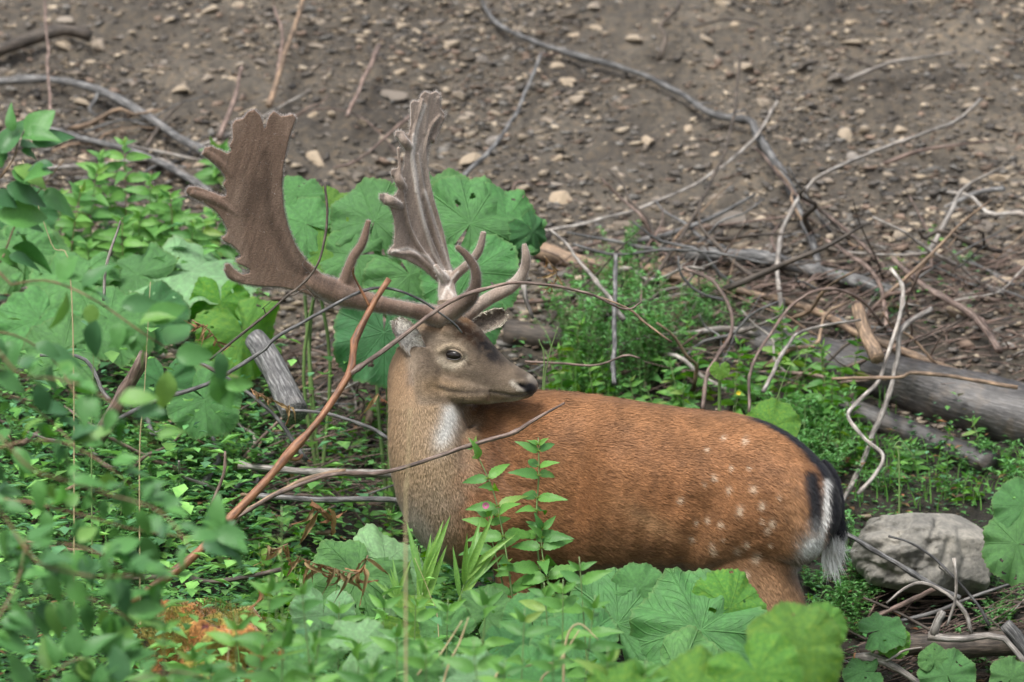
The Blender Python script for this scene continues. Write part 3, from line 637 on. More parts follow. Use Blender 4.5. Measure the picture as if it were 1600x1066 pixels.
parts += [leg_h(0, 0), leg_h(-50, .19), leg_f(0, 0), leg_f(46, .18)]
def fuse(parts, voxel, smooth, fac=.5, name='tmp'):
    mb = MB()
    for v, f in parts: mb.add(v, f)
    me = mb.mesh(name, None); o = link('tmp', me)
    bm = bmesh.new(); bm.from_mesh(me); bmesh.ops.recalc_face_normals(bm, faces=bm.faces[:]); bm.to_mesh(me); bm.free()
    m = o.modifiers.new('r', 'REMESH'); m.mode = 'VOXEL'; m.voxel_size = voxel
    s = o.modifiers.new('s', 'SMOOTH'); s.iterations = smooth; s.factor = fac
    ev = o.evaluated_get(bpy.context.evaluated_depsgraph_get()); m2 = ev.to_mesh()
    V = np.empty(len(m2.vertices) * 3, np.float32); m2.vertices.foreach_get('co', V)
    F = np.empty(len(m2.loops), np.int32); m2.loops.foreach_get('vertex_index', F)
    ls_ = np.empty(len(m2.polygons), np.int32); m2.polygons.foreach_get('loop_total', ls_)
    V = V.reshape(-1, 3).astype(float)
    if (ls_ == 4).all(): F = F.reshape(-1, 4)
    else:
        F = np.array([list(p.vertices) + [p.vertices[-1]] * (4 - len(p.vertices)) for p in m2.polygons])
    ev.to_mesh_clear(); bpy.data.objects.remove(o); bpy.data.meshes.remove(me); return V, F
def vnormals(V, F):
    n = np.cross(V[F[:, 2]] - V[F[:, 0]], V[F[:, 3]] - V[F[:, 1]]); N = np.zeros_like(V)
    for k in range(4): np.add.at(N, F[:, k], n)
    return N / (np.linalg.norm(N, axis=1)[:, None] + 1e-12)
V, F = fuse(parts, .0040, 10)
N = vnormals(V, F); qx, qy = proj(V)
nearside = sstep(.05, -.15, N[:, 1])          # faces the viewer's side of the animal
def gz(cx, cy, rx, ry, ang=0):
    c, s = math.cos(R(ang)), math.sin(R(ang)); dx, dy = qx - cx, qy - cy
    return np.exp(-(((dx * c + dy * s) / rx) ** 2 + ((-dx * s + dy * c) / ry) ** 2))
def ishead(x, y, Yv): return ((y < 636) & (x < 842) & (Yv < np.where(x > 742, np.interp(x, [742, 790, 842], [.03, -.012, -.055]), .1))) * 1.0
def ln(pts, wd): return np.exp(-(dist_poly(qx, qy, pts) / wd) ** 2)
hd = (qy < 650) * (qx < 842) * (V[:, 1] < .0) * 1.0
d = np.zeros(len(V))
d -= hd * .010 * gz(709, 557, 17, 11, 10)                       # eye socket
d += hd * .004 * ln([(690, 548), (700, 541), (714, 542), (726, 552)], 4)
d -= hd * .004 * ln([(727, 562), (734, 572)], 4)                 # tear gland
d -= hd * .0030 * ln([(834, 614), (822, 617), (800, 618), (780, 614), (766, 612)], 2.6)   # mouth
d -= hd * .0075 * gz(816, 604, 8, 3.6, 35)                       # nostril
d += hd * .003 * ln([(808, 598), (818, 595), (828, 600)], 3)
d -= hd * .004 * ln([(676, 606), (700, 612), (730, 613), (752, 612)], 6)
d -= nearside * .006 * ln([(742, 640), (752, 690), (756, 720)], 9) * (V[:, 1] < .03)
d += nearside * .020 * gz(842, 715, 30, 90, 16) + nearside * .016 * gz(1180, 765, 46, 80, 14) + nearside * .007 * gz(1120, 690, 45, 22)
d -= nearside * .024 * gz(1098, 815, 24, 80, 20) + nearside * .019 * gz(900, 765, 20, 95, 8) + nearside * .008 * gz(1010, 690, 70, 26)
d += nearside * .0022 * np.sin((qx + .25 * qy) * .19) * gz(990, 790, 80, 70) + nearside * .004 * fbm(qx, qy, .018, 2) * (qx > 760)
d += .0016 * fbm(qx, qy, .06, 3)
V = V + N * d[:, None]; N = vnormals(V, F); qx, qy = proj(V)
# coat colours by place on the animal, plus painted shade beside the neck
def mixv(C, c, m): return C * (1 - m[:, None]) + np.array(c) * m[:, None]
def rr(f, o=3, s=0): return fbm(qx + s, qy + s, f, o)
C = np.tile(np.array([.250, .118, .053]), (len(V), 1)).astype(float)
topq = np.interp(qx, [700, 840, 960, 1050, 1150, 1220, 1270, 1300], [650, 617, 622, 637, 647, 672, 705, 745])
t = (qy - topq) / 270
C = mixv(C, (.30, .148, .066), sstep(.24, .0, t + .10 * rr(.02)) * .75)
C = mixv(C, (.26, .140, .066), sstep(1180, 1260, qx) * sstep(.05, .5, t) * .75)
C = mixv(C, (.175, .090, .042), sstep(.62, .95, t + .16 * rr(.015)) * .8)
C = mixv(C, (.33, .20, .105), gz(1010, 812, 45, 16, 30) * .65)
C = mixv(C, (.200, .082, .030), gz(905, 790, 30, 75, 10) * .5 + gz(1040, 780, 60, 40) * .35)
C = mixv(C, (.28, .17, .092), gz(1180, 940, 110, 60) * .8)
C = mixv(C, (.095, .045, .022), gz(768, 705, 26, 70, 8) * .85)  # dark maroon shoulder front, with the shadow behind the neck painted in
C = mixv(C, (.33, .15, .075), gz(730, 790, 30, 45) * .5)
C *= (1 + .35 * rr(.035) + .35 * rr(.09, 3, 90))[:, None]
# neck
nk = sstep(762 + .1 * np.clip(qy - 640, 0, 200), 722 - .25 * np.clip(qy - 640, 0, 160), qx + .16 * np.clip(qy - 740, 0, 300) + 26 * rr(.05)) * (V[:, 1] < .10)
nc = np.tile(np.array([.285, .200, .122]), (len(V), 1)); nc = mixv(nc, (.300, .190, .110), sstep(650, 600, qy) * .6)
nc = mixv(nc, (.250, .190, .135), sstep(735, 790, qy) * .8); nc = mixv(nc, (.40, .37, .33), sstep(650, 625, qx - .55 * (qy - 760)) * sstep(760, 830, qy) * .5)
nc = mixv(nc, (.14, .105, .085), gz(720, 700, 14, 60, -6) * .55); nc = mixv(nc, (.33, .21, .12), gz(612, 640, 14, 80) * .6)
nc = mixv(nc, (.56, .56, .54), np.clip(gz(703, 644, 13, 18) + gz(694, 676, 14, 24, 20), 0, 1) * .85)
nc = mixv(nc, (.12, .10, .09), ln([(648, 568), (646, 590)], 10) * .7)
C = C * (1 - nk[:, None]) + nc * nk[:, None]
# head
hm = sstep(634, 626, qy) * sstep(845, 838, qx) * (V[:, 1] < .10) * sstep(640, 655, qx + .3 * (600 - qy)) * (qy > 470)
hm *= ishead(qx, qy, V[:, 1])
hc = np.tile(np.array([.215, .165, .118]), (len(V), 1))
hc = mixv(hc, (.125, .092, .065), gz(772, 578, 42, 24, 30) * .75); hc = mixv(hc, (.30, .205, .12), gz(688, 604, 34, 18) * .95)
hc = mixv(hc, (.30, .215, .14), ln([(700, 612), (740, 622), (780, 622)], 6) * .8)
hc = mixv(hc, (.115, .085, .062), ln([(690, 602), (706, 609), (735, 613), (758, 611)], 3.4) * .95)
hc = mixv(hc, (.44, .37, .28), np.clip(ln([(690, 560), (697, 568), (709, 572), (722, 567), (728, 558)], 5) * 1.2, 0, 1) * .95)
hc = mixv(hc, (.38, .30, .21), ln([(688, 545), (700, 538), (716, 538), (727, 546)], 5) * .85)
hc = mixv(hc, (.09, .065, .05), ln([(690, 574), (684, 582)], 2.5) * .6 + gz(706, 590, 16, 7) * .45 + gz(668, 560, 10, 26) * .5)
hc = mixv(hc, (.12, .09, .07), gz(755, 592, 26, 12, 20) * .5)
hc = mixv(hc, (.085, .045, .024), np.clip(gz(738, 520, 34, 17, 42) * 1.5 + rr(.12) * 1.2 * gz(735, 520, 34, 22, 40), 0, 1) * np.clip(.8 + 1.8 * rr(.22, 3, 33), 0, 1))
hc = mixv(hc, (.30, .16, .07), gz(738, 498, 20, 9, 20) * .8 * np.clip(1 + 2 * rr(.2), 0, 1) + gz(680, 510, 20, 8) * .5)
hc = mixv(hc, (.028, .023, .022), np.clip(gz(762, 545, 19, 14, 40) * 1.3 + .7 * gz(778, 562, 18, 10, 35), 0, 1) * np.clip(.9 + 1.3 * rr(.16, 3, 7), 0, 1))
hc = mixv(hc, (.04, .032, .028), ln([(812, 584), (822, 590)], 7) * .55)
hc = mixv(hc, (.50, .44, .37), ln([(829, 590), (836, 598)], 4.5) * .8 + np.clip(ln([(802, 597), (812, 607), (822, 613)], 3.4) * 1.4, 0, 1))
hc = mixv(hc, (.50, .48, .44), ln([(718, 631), (760, 631), (790, 629), (815, 624)], 3.5) * .75)
hc = mixv(hc, (.05, .04, .035), ln([(834, 614), (822, 617), (800, 618), (780, 614), (766, 612)], 1.8) * .85)
hc = mixv(hc, (.016, .015, .018), np.clip(gz(828, 607, 10, 9) * 1.8, 0, 1)); hc = mixv(hc, (.008, .007, .008), np.clip(gz(816, 603, 8, 3.4, 35) * 1.6, 0, 1))
hc = mixv(hc, (.035, .025, .02), ln([(727, 560), (734, 571)], 2.2) * .7)
hc = mixv(hc, (.02, .015, .012), np.clip(gz(709, 557, 14, 8) * 1.3, 0, 1))
hc *= (1 + .3 * rr(.12) + .2 * rr(.3, 2, 40))[:, None]
C = C * (1 - hm[:, None]) + hc * hm[:, None]
# markings of rump, back line, spots
bl = np.exp(-(dist_poly(qx, qy, [(1150, 650), (1190, 660), (1225, 677), (1255, 698), (1280, 728), (1300, 765)]) / np.interp(qx, [1150, 1200, 1280, 1300], [1.6, 3.2, 8, 10])) ** 2)
C = mixv(C, (.013, .014, .02), np.clip(bl * 1.5, 0, 1) * sstep(1150, 1185, qx))
q1 = np.clip(np.exp(-(dist_poly(qx, qy, [(1263, 740), (1271, 775), (1273, 815)]) / np.interp(qy, [725, 760, 800, 840], [10, 15, 14, 7])) ** 4), 0, 1)
C = mixv(C, (.010, .010, .013), q1)
C = mixv(C, (.012, .012, .015), sstep(1290, 1294, qx) * (qy > 735) * (qy < 850))
C = mixv(C, (.62, .61, .58), np.clip(ln([(1287, 748), (1289, 800), (1280, 835), (1270, 870)], 4.6) * 1.4, 0, 1))
C = mixv(C, (.60, .60, .58), np.clip(gz(1266, 866, 18, 33, 8) * 2.2, 0, 1))
for sx, sy, sr in [(1160, 689, 6), (1127, 684, 4), (1101, 702, 3), (1113, 745, 5), (1097, 755, 4), (1137, 764, 6), (1174, 762, 6), (1060, 780, 5), (1153, 796, 8), (1187, 787, 6), (1103, 811, 5), (1124, 818, 5), (1187, 812, 4), (1196, 826, 6), (1203, 815, 6), (1077, 841, 4), (1109, 852, 6), (1112, 861, 5), (1125, 842, 3), (1162, 850, 5), (1148, 861, 6), (1178, 870, 7), (1164, 895, 5), (1214, 774, 4), (1140, 730, 4), (1168, 730, 3), (1200, 850, 3), (1143, 895, 4), (1085, 815, 4)]:
    jx = random.uniform(.7, 1.1); C = mixv(C, (.55, .43, .31), np.clip(gz(sx, sy, sr * jx * .74, sr * .95, 15) * 1.5, 0, 1) * random.uniform(.5, .95) * (V[:, 1] < .05))
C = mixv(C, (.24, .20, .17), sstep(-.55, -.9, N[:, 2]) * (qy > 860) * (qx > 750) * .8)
C = mixv(C, (.24, .155, .09), sstep(930, 990, qy)); C = mixv(C, (.03, .028, .026), sstep(1143, 1147, qy))
C = np.clip(C, .006, .8)
deer = empty('fallow_deer', (0.35, 0, 0)); tag(deer, 'fallow deer buck with broad velvet antlers and spotted rust coat, looking back to the right', 'deer')
DO = np.array([.35, 0, 0])
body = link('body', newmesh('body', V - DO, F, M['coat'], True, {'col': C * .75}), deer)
# ---- fur
def fur(name, V, F, C, N, count, Lf, Wf, flow, parent, mat, seed, lift=.22, keep=None, curl=.25):
    r = np.random.default_rng(seed)
    ar = np.linalg.norm(np.cross(V[F[:, 2]] - V[F[:, 0]], V[F[:, 3]] - V[F[:, 1]]), axis=1)
    if keep is not None: ar = ar * keep[F[:, 0]]
    fi = r.choice(len(F), count, p=ar / ar.sum()); u = r.random(count)[:, None]; v_ = r.random(count)[:, None]
    f = F[fi]; p = (V[f[:, 0]] * (1 - u) + V[f[:, 1]] * u) * (1 - v_) + (V[f[:, 3]] * (1 - u) + V[f[:, 2]] * u) * v_
    n = N[f[:, 0]]; c = C[f[:, 0]]
    L = Lf(p, f[:, 0]) * r.uniform(.6, 1.3, count); W = Wf(p, f[:, 0]) * r.uniform(.6, 1.3, count)
    T = flow(p, n, f[:, 0]) + r.normal(0, curl, (count, 3)); T -= n * (T * n).sum(1)[:, None]; T /= np.linalg.norm(T, axis=1)[:, None] + 1e-9
    S = np.cross(n, T); lf = (lift * r.uniform(.4, 1.6, count))[:, None]; L = L[:, None]; W = W[:, None]
    a = p - n * .0015; b = p + T * L * .5 + n * L * lf * .75; e = p + T * L + n * L * lf * .9
    VV = np.stack([a - S * W, a + S * W, b + S * W * .8, b - S * W * .8, e], 1).reshape(-1, 3)
    k = np.arange(count)[:, None] * 5
    FF = np.concatenate([k + [[0, 1, 2]], k + [[0, 2, 3]], k + [[3, 2, 4]]])
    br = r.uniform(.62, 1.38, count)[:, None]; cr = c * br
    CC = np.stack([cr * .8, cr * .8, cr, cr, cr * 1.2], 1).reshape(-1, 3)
    o = link(name, newmesh(name, VV - DO, FF, mat, True, {'col': np.clip(CC, 0, .85)}), parent); o['kind'] = 'stuff'; return o
def flow_body(p, n, i):
    x, y = proj(p); T = np.zeros_like(p); T[:] = (1, -.15, -.22)
    T[:, 2] += .35 * vnoise(x * .012, y * .012) * 2 + .25 * vnoise(x * .05, y * .05)
    rp = sstep(1150, 1290, x)[:, None]; T = T * (1 - rp) + np.array([.45, -.1, -1.]) * rp
    T[:, 2] -= sstep(850, 960, y) * 1.2
    nk_ = (sstep(752, 728, x) * (p[:, 1] < .1))[:, None]; T = T * (1 - nk_) + np.array([.15, 0, -1.]) * nk_
    hd_ = (sstep(636, 620, y) * (x > 650) * ishead(x, y, p[:, 1]))[:, None]; T = T * (1 - hd_) + np.array([-1., .3, -.1]) * hd_
    return T
def Lb(p, i):
    x, y = proj(p); L = np.full(len(p), .0155); L = np.where((x < 735) & (p[:, 1] < .1), .012, L)
    L = np.where(ishead(x, y, p[:, 1]) > 0, np.interp(x, [650, 700, 800, 840], [.008, .0055, .004, .002]), L)
    L = np.where((x > 1240) & (y > 720), .024, L); return np.where(y > 950, .012, L)
def Wb(p, i): return np.interp(Lb(p, i), [.003, .008, .02], [.0005, .0006, .0008])
bare = 1 - np.clip(gz(829, 607, 8, 8) * 2 + gz(816, 604, 9, 4, 35) * 2 + gz(709, 557, 15, 9) * 2, 0, 1) * (V[:, 1] < .05)
vis = np.where(N[:, 1] < .25, 1.0, .25) * np.where(qy > 1000, .3, 1) * bare
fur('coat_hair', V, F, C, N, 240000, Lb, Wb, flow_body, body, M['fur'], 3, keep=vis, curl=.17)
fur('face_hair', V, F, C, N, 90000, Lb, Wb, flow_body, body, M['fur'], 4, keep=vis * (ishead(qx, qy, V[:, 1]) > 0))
# bare nose
# ---- eye
def near_pt(px, py):
    k = np.argmin(np.hypot(qx - px, qy - py) + 200 * np.clip(V[:, 1] + .0, 0, None) + 30 * (N[:, 1] > 0)); return V[k], N[k]
ep, en = near_pt(709, 556); hx = nrm([math.cos(hyaw), -math.sin(hyaw), -.12]); hz = nrm(np.cross(hx, -nrm([math.sin(hyaw), math.cos(hyaw), 0]))); hz = hz if hz[2] > 0 else -hz; hyv = nrm(np.cross(hx, hz)); hyv = hyv if hyv[1] < 0 else -hyv
c0 = ep + hyv * .0015
a = np.linspace(0, 2 * np.pi, 28, endpoint=False); b = np.linspace(0, np.pi, 15)
EV = np.array([c0 + hx * .0220 * math.cos(s) * math.sin(q) + hz * .0142 * math.sin(q) * math.sin(s) * (1 if math.sin(s) > 0 else .8) + hyv * .0095 * math.cos(q) for q in b for s in a])
EF = [(i * 28 + j, i * 28 + (j + 1) % 28, (i + 1) * 28 + (j + 1) % 28, (i + 1) * 28 + j) for i in range(14) for j in range(28)]
eye = link('eye', newmesh('eye', EV - DO, EF, M['eye']), deer)
def lidcurve(k):
    s = np.linspace(0, 2 * np.pi, 41)[:-1]; return s
mbl = MB(); s_ = np.linspace(0, 2 * np.pi, 49)
up = np.array([c0 + hx * .0230 * math.cos(q) + hz * (.0128 * abs(math.sin(q)) ** .9 * (1 if math.sin(q) > 0 else -.82)) + hyv * (.0058 - .004 * abs(math.cos(q)) ** 2) for q in s_])
v, f, gr = tube(up, .0020, 8); mbl.add(v, f, col=(.022, .016, .013))
ob = link('eyelid', mbl.mesh('eyelid', M['face'], DO), deer)
mbl = MB(); up2 = np.array([c0 + hx * .0245 * math.cos(q) + hz * (.0150 * abs(math.sin(q)) ** .9 * (1 if math.sin(q) > 0 else -.9)) + hyv * (.0040 - .005 * abs(math.cos(q)) ** 2) for q in s_])
v, f, gr = tube(up2, .0026, 8); mbl.add(v, f, col=(.27, .21, .15)); link('eyelid', mbl.mesh('eyelid', M['velvet'], DO), deer)
# lashes
mb = MB()
for q in np.linspace(.5, 2.7, 26):
    p = c0 + hx * .0215 * math.cos(q) + hz * .0118 * abs(math.sin(q)) ** .9 + hyv * .006; d_ = nrm(hyv * 1.2 + hz * -.15 + hx * math.cos(q) * .4) * .008
    mb.add([p - hx * .0003, p + hx * .0003, p + d_], [(0, 1, 2)], col=(.02, .015, .012))
link('eyelashes', mb.mesh('eyelashes', M['fur'], DO), deer)['kind'] = 'stuff'
# nose pad
npx, nn_ = near_pt(829, 606)
# ---- ears
def ear(path, wid, face, colr, inner, name='ear'):
    "path: points, wid: half widths, face: direction the hollow opens"
    S = spline(np.array(path), 18); Wd = np.interp(np.linspace(0, 1, 18), np.linspace(0, 1, len(wid)), wid); Vv = []; Cc = []
    nv = 13
    for i in range(18):
        T = nrm(S[min(i + 1, 17)] - S[max(i - 1, 0)]); Fd = nrm(face - T * np.dot(face, T)); Sd = np.cross(T, Fd)
        for side in (0, 1):
            for a_ in np.linspace(-1.25, 1.25, nv):
                rad_ = Wd[i] * (1 if side == 0 else .86); q = S[i] + Sd * math.sin(a_) * rad_ * 1.02 - Fd * math.cos(a_) * rad_ * .95 + Fd * Wd[i] * .4
                Vv.append(q); Cc.append((tuple(min(.6, q_ * 2.2) for q_ in colr) if abs(a_) > 1.0 or i > 15 else colr) if side == 0 else (inner if abs(a_) < 1.05 else tuple(.5 * x + .5 * y for x, y in zip(colr, inner))))
    Ff = []
    for i in range(17):
        for j in range(nv - 1):
            A = i * 2 * nv + j; Bq = (i + 1) * 2 * nv + j; Ff.append((A, A + 1, Bq + 1, Bq)); Ff.append((A + nv, Bq + nv, Bq + nv + 1, A + nv + 1))
        for A, Bq in ((i * 2 * nv, i * 2 * nv + nv), (i * 2 * nv + nv - 1, i * 2 * nv + 2 * nv - 1)): Ff.append((A, A + 2 * nv, Bq + 2 * nv, Bq))
    e = 17 * 2 * nv
    for j in range(nv - 1): Ff.append((e + j, e + j + 1, e + nv + j + 1, e + nv + j))
    Vv = np.array(Vv); Cc = np.array(Cc) * (1 + .35 * rng.normal(size=(len(Vv), 1)) * .5); Ff = np.array(Ff)
    o = link(name, newmesh(name, Vv - DO, Ff, M['velvet'], True, {'col': np.clip(Cc, .02, .8)}), deer)
    Tt = nrm(S[-1] - S[0])
    fur('ear_hair', Vv, Ff, np.clip(Cc, .02, .8), vnormals(Vv, Ff), 2600, lambda p, i: np.full(len(p), .009), lambda p, i: np.full(len(p), .0006), lambda p, n, i: np.tile(Tt, (len(p), 1)), o, M['fur'], 11, lift=.5, curl=.5)
    return o
ear([at(662, 566, -.035), at(653, 550, -.065), at(640, 530, -.07), at(627, 510, -.05), at(618, 499, -.03)], [.014, .027, .034, .028, .012], np.array([.45, -1, -.15]), (.13, .10, .08), (.50, .47, .42))
ear([at(738, 514, .06), at(750, 506, .08), at(764, 501, .09), at(778, 495, .10), at(789, 489, .10)], [.018, .029, .028, .027, .016], np.array([.15, -1, -.1]), (.30, .25, .20), (.20, .165, .135))
# ---- antlers
def plate(poly, Yf, th, n_=None):
    P = np.array(poly, float); m = len(P); thk = th if callable(th) else (lambda x, y: th)
    A = np.array([at(x, y, Yf(x, y) - thk(x, y)) for x, y in P]); Bk = np.array([at(x, y, Yf(x, y) + thk(x, y)) for x, y in P])
    from mathutils.geometry import tessellate_polygon
    tri = tessellate_polygon([[Vector((x, y, 0)) for x, y in P]])
    F_ = [tuple(t3) for t3 in tri] + [tuple(i + m for i in t3[::-1]) for t3 in tri] + [(i, (i + 1) % m, (i + 1) % m + m, i + m) for i in range(m)]
    return np.vstack([A, Bk]), F_
def crop(L, ox, oy, s=.375): return [(ox + a * s, oy + b * s) for a, b in L]
def tine(pts, Y, w): # w in px
    Y = Y if hasattr(Y, '__len__') else [Y] * len(pts)
    T = [(a, b, y, r_ / 2) for (a, b), y, r_ in zip(pts, Y, np.interp(np.linspace(0, 1, len(pts)), np.linspace(0, 1, len(w)), w))]
    return limb(T, 22)
near_poly = crop([(690, 850), (620, 822), (560, 772), (510, 700), (480, 620), (462, 540), (455, 460), (460, 380), (475, 300), (490, 240), (505, 200), (515, 172), (500, 155), (475, 162), (450, 165), (422, 143), (404, 160), (394, 185), (384, 226), (374, 190), (364, 162), (340, 136), (312, 148), (295, 174), (262, 180), (247, 200), (250, 260), (236, 288), (246, 308), (228, 322), (200, 307), (160, 290), (132, 296), (126, 320), (150, 343), (192, 378), (215, 410), (222, 432), (208, 447), (222, 470), (224, 498), (195, 500), (150, 477), (100, 458), (62, 460), (53, 482), (75, 500), (130, 525), (180, 560), (210, 600), (228, 640), (224, 660), (203, 670), (212, 686), (245, 700), (280, 735), (286, 752), (262, 760), (268, 778), (300, 790), (322, 803), (320, 820), (290, 825), (255, 802), (235, 778), (216, 782), (220, 808), (250, 842), (290, 864), (380, 874), (450, 877), (520, 892), (600, 922), (680, 942), (760, 950), (760, 900)], 270, 120)
def Yn(x, y): return -.13 - .00035 * (530 - x) - .00035 * (450 - y)
na = [plate(near_poly, Yn, lambda x, y: .0105)]
na.append(tine([(700, 498), (672, 492), (645, 485), (600, 477), (560, 467), (530, 458), (500, 445), (470, 432)], [-.02, -.06, -.09, -.12, -.13, -.14, -.15, -.15], [34, 30, 23, 25, 32, 38, 34, 16]))
na.append(tine([(536, 452), (543, 425), (553, 400), (567, 378), (576, 344)], [-.13, -.15, -.16, -.17, -.18], [24, 17, 15, 13, 8]))
na.append(tine([(554, 462), (549, 440), (548, 420)], [-.13, -.14, -.15], [22, 12, 8]))
na.append(tine([(684, 500), (710, 484), (732, 468), (743, 446), (742, 420), (728, 398), (713, 385)], [-.03, -.09, -.13, -.15, -.16, -.165, -.17], [32, 27, 24, 18, 15, 12, 8]))
na.append(tine([(706, 512), (694, 498)], [0.0, -.03], [40, 38]))
def ridges(lines, Yf, wd, off): return [tine(l, [Yf(a, b) - off for a, b in l], wd) for l in lines]
for a_, b_, c_, w_ in [((319, 235), (346, 256), (380, 300), 16), ((298, 299), (345, 316), (395, 355), 17), ((354, 418), (370, 434), (430, 440), 13)]:
    na.append(limb([(*a_, Yn(*a_), w_ / 2), (*b_, Yn(*b_), w_ / 2 + .5), (*c_, Yn(*c_), 3)], 14))
far_poly = crop([(345, 880), (300, 852), (240, 800), (180, 767), (130, 750), (100, 743), (97, 725), (120, 700), (126, 640), (120, 590), (105, 542), (80, 531), (61, 510), (62, 488), (82, 487), (110, 500), (130, 490), (141, 460), (135, 430), (108, 410), (110, 388), (135, 381), (160, 390), (165, 360), (168, 300), (150, 270), (125, 247), (127, 225), (155, 225), (183, 243), (190, 200), (190, 150), (190, 110), (205, 97), (226, 104), (232, 78), (250, 60), (274, 70), (296, 60), (315, 72), (313, 130), (335, 155), (326, 185), (300, 230), (272, 280), (258, 340), (262, 420), (280, 520), (300, 620), (325, 710), (350, 792), (368, 805), (375, 860)], 570, 120)
def Yfr(x, y): return .07 + .0016 * (x - 650) - .00012 * (450 - y)
fa = [plate(far_poly, Yfr, lambda x, y: .012)]
fa.append(tine([(712, 500), (706, 480), (699, 462), (698, 440), (697, 425)], [.04, .05, .07, .09, .10], [34, 30, 29, 25, 20]))
fa.append(tine([(698, 446), (714, 428), (732, 412), (748, 392), (756, 362)], [.09, .08, .06, .04, .03], [20, 15, 14, 13, 9]))
fa.append(tine([(716, 500), (738, 484), (765, 466), (800, 447), (818, 424), (822, 402), (819, 381)], [.03, .02, .01, .0, -.01, -.02, -.02], [28, 24, 21, 20, 16, 14, 8]))
fa.append(tine([(699, 440), (688, 428), (680, 414)], [.08, .05, .04], [16, 12, 6]))
for a_, b_, w_ in [((624, 211), (640, 232), 14), ((617, 271), (630, 295), 14), ((600, 308), (625, 322), 14), ((647, 166), (647, 210), 12), ((665, 150), (660, 210), 13), ((681, 151), (668, 200), 14), ((690, 181), (672, 220), 15)]:
    fa.append(tine([a_, ((a_[0] + b_[0]) / 2, (a_[1] + b_[1]) / 2), b_], [Yfr(*a_), Yfr(*a_), Yfr(*b_)], [w_, w_ + 1]))
fa += ridges([[(697, 440), (672, 380), (655, 330), (648, 280), (643, 220), (660, 155)], [(700, 435), (680, 370), (664, 310), (652, 240)], [(695, 440), (650, 400), (625, 396), (612, 392)], [(702, 430), (688, 360), (672, 300), (664, 240), (672, 200), (688, 180)], [(690, 436), (645, 370), (630, 310), (622, 230)]], lambda x, y: Yfr(x, y), [11, 8, 6, 5], .013)
def antler(parts_, base, tipc, seed, nh, lb, relief, lines, darks):
    Va, Fa = fuse(parts_, .0023, 4); Na = vnormals(Va, Fa); x, y = proj(Va)
    for l_, w_ in lines: Va = Va + Na * (.0016 * np.exp(-(dist_poly(x, y, l_) / (w_ * 1.3)) ** 2))[:, None]
    Va = Va + Na * (relief * fbm(x, y * .4, .12, 3))[:, None]
    Na = vnormals(Va, Fa); Ca = np.tile(np.array(base), (len(Va), 1))
    tt = np.clip(fbm(x, y * .45, .035, 4) * 1.5 + .15, 0, 1)[:, None]; Ca = Ca * (1 - tt) + np.array(tipc) * tt
    Ca = Ca * (1 + .30 * fbm(x + .3 * y, y * .12, .22, 3))[:, None]
    for l_, w_ in darks: Ca = Ca * (1 - .38 * np.exp(-(dist_poly(x, y, l_) / w_) ** 2))[:, None]
    for l_, w_ in lines: k_ = (.55 * np.exp(-(dist_poly(x, y, l_) / w_) ** 2))[:, None]; Ca = Ca * (1 - k_) + np.array([.56, .52, .48]) * k_
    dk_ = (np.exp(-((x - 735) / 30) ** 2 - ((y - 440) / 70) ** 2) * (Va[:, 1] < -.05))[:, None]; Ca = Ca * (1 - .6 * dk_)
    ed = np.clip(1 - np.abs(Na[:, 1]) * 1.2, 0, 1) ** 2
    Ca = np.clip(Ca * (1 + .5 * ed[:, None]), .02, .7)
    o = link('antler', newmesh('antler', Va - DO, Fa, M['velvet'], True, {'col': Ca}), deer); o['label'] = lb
    fur('velvet_fuzz', Va, Fa, np.clip(Ca * .5 + .22, 0, .8), Na, nh, lambda p, i: np.full(len(p), .0024), lambda p, i: np.full(len(p), .00022), lambda p, n, i: np.tile([0, 0, 1.], (len(p), 1)), o, M['fuzz'], seed, lift=2.0, curl=.8, keep=ed * ed + .03)
antler(na, (.150, .098, .072), (.215, .150, .115), 21, 26000, 'reddish brown velvet antler with its broad palm facing the viewer', .0010,
       [], [([(520, 450), (455, 415), (420, 340), (415, 240)], 9), ([(560, 460), (480, 425), (452, 360), (444, 280)], 6), ([(400, 290), (385, 330)], 16), ([(660, 488), (600, 478), (540, 462)], 6)])
antler(fa, (.225, .175, .142), (.33, .275, .235), 22, 9000, 'paler grey antler with raised veins, seen narrow', .0008,
       [([(700, 436), (676, 395), (662, 350), (652, 300), (645, 245), (650, 205), (664, 165)], 2.6), ([(704, 424), (692, 385), (676, 335), (664, 300)], 2.0), ([(696, 442), (668, 402), (636, 388), (612, 394)], 2.4), ([(650, 300), (642, 250), (646, 210)], 1.6), ([(690, 470), (698, 448), (708, 462)], 2.0), ([(716, 425), (706, 436), (700, 452)], 1.8)],
       [([(640, 380), (628, 330), (632, 300)], 8), ([(684, 400), (668, 350), (662, 310)], 6), ([(662, 290), (664, 240), (680, 195)], 5)])
# ---- tail
tl = [limb([(1283, 722, -.06, 8), (1297, 752, -.085, 13), (1304, 790, -.10, 13), (1304, 828, -.105, 11), (1303, 852, -.105, 7)], 20)]
Vt, Ft = fuse(tl, .003, 3); Nt = vnormals(Vt, Ft); tx, ty = proj(Vt)
Ct = np.tile(np.array([.010, .010, .014]), (len(Vt), 1)); wm = np.clip(sstep(812, 826, ty) + sstep(1293, 1289, tx + .0 * ty) * (ty > 750), 0, 1); Ct = mixv(Ct, (.64, .63, .60), wm)
tail = link('tail', newmesh('tail', Vt - DO, Ft, M['coat'], True, {'col': Ct}), deer)
fur('tail_hair', Vt, Ft, Ct, Nt, 9000, lambda p, i: np.where(proj(p)[1] > 800, .050, .020), lambda p, i: np.full(len(p), .0009), lambda p, n, i: np.tile([.12, -.05, -1.], (len(p), 1)), tail, M['fur'], 31, lift=.22, curl=.16)
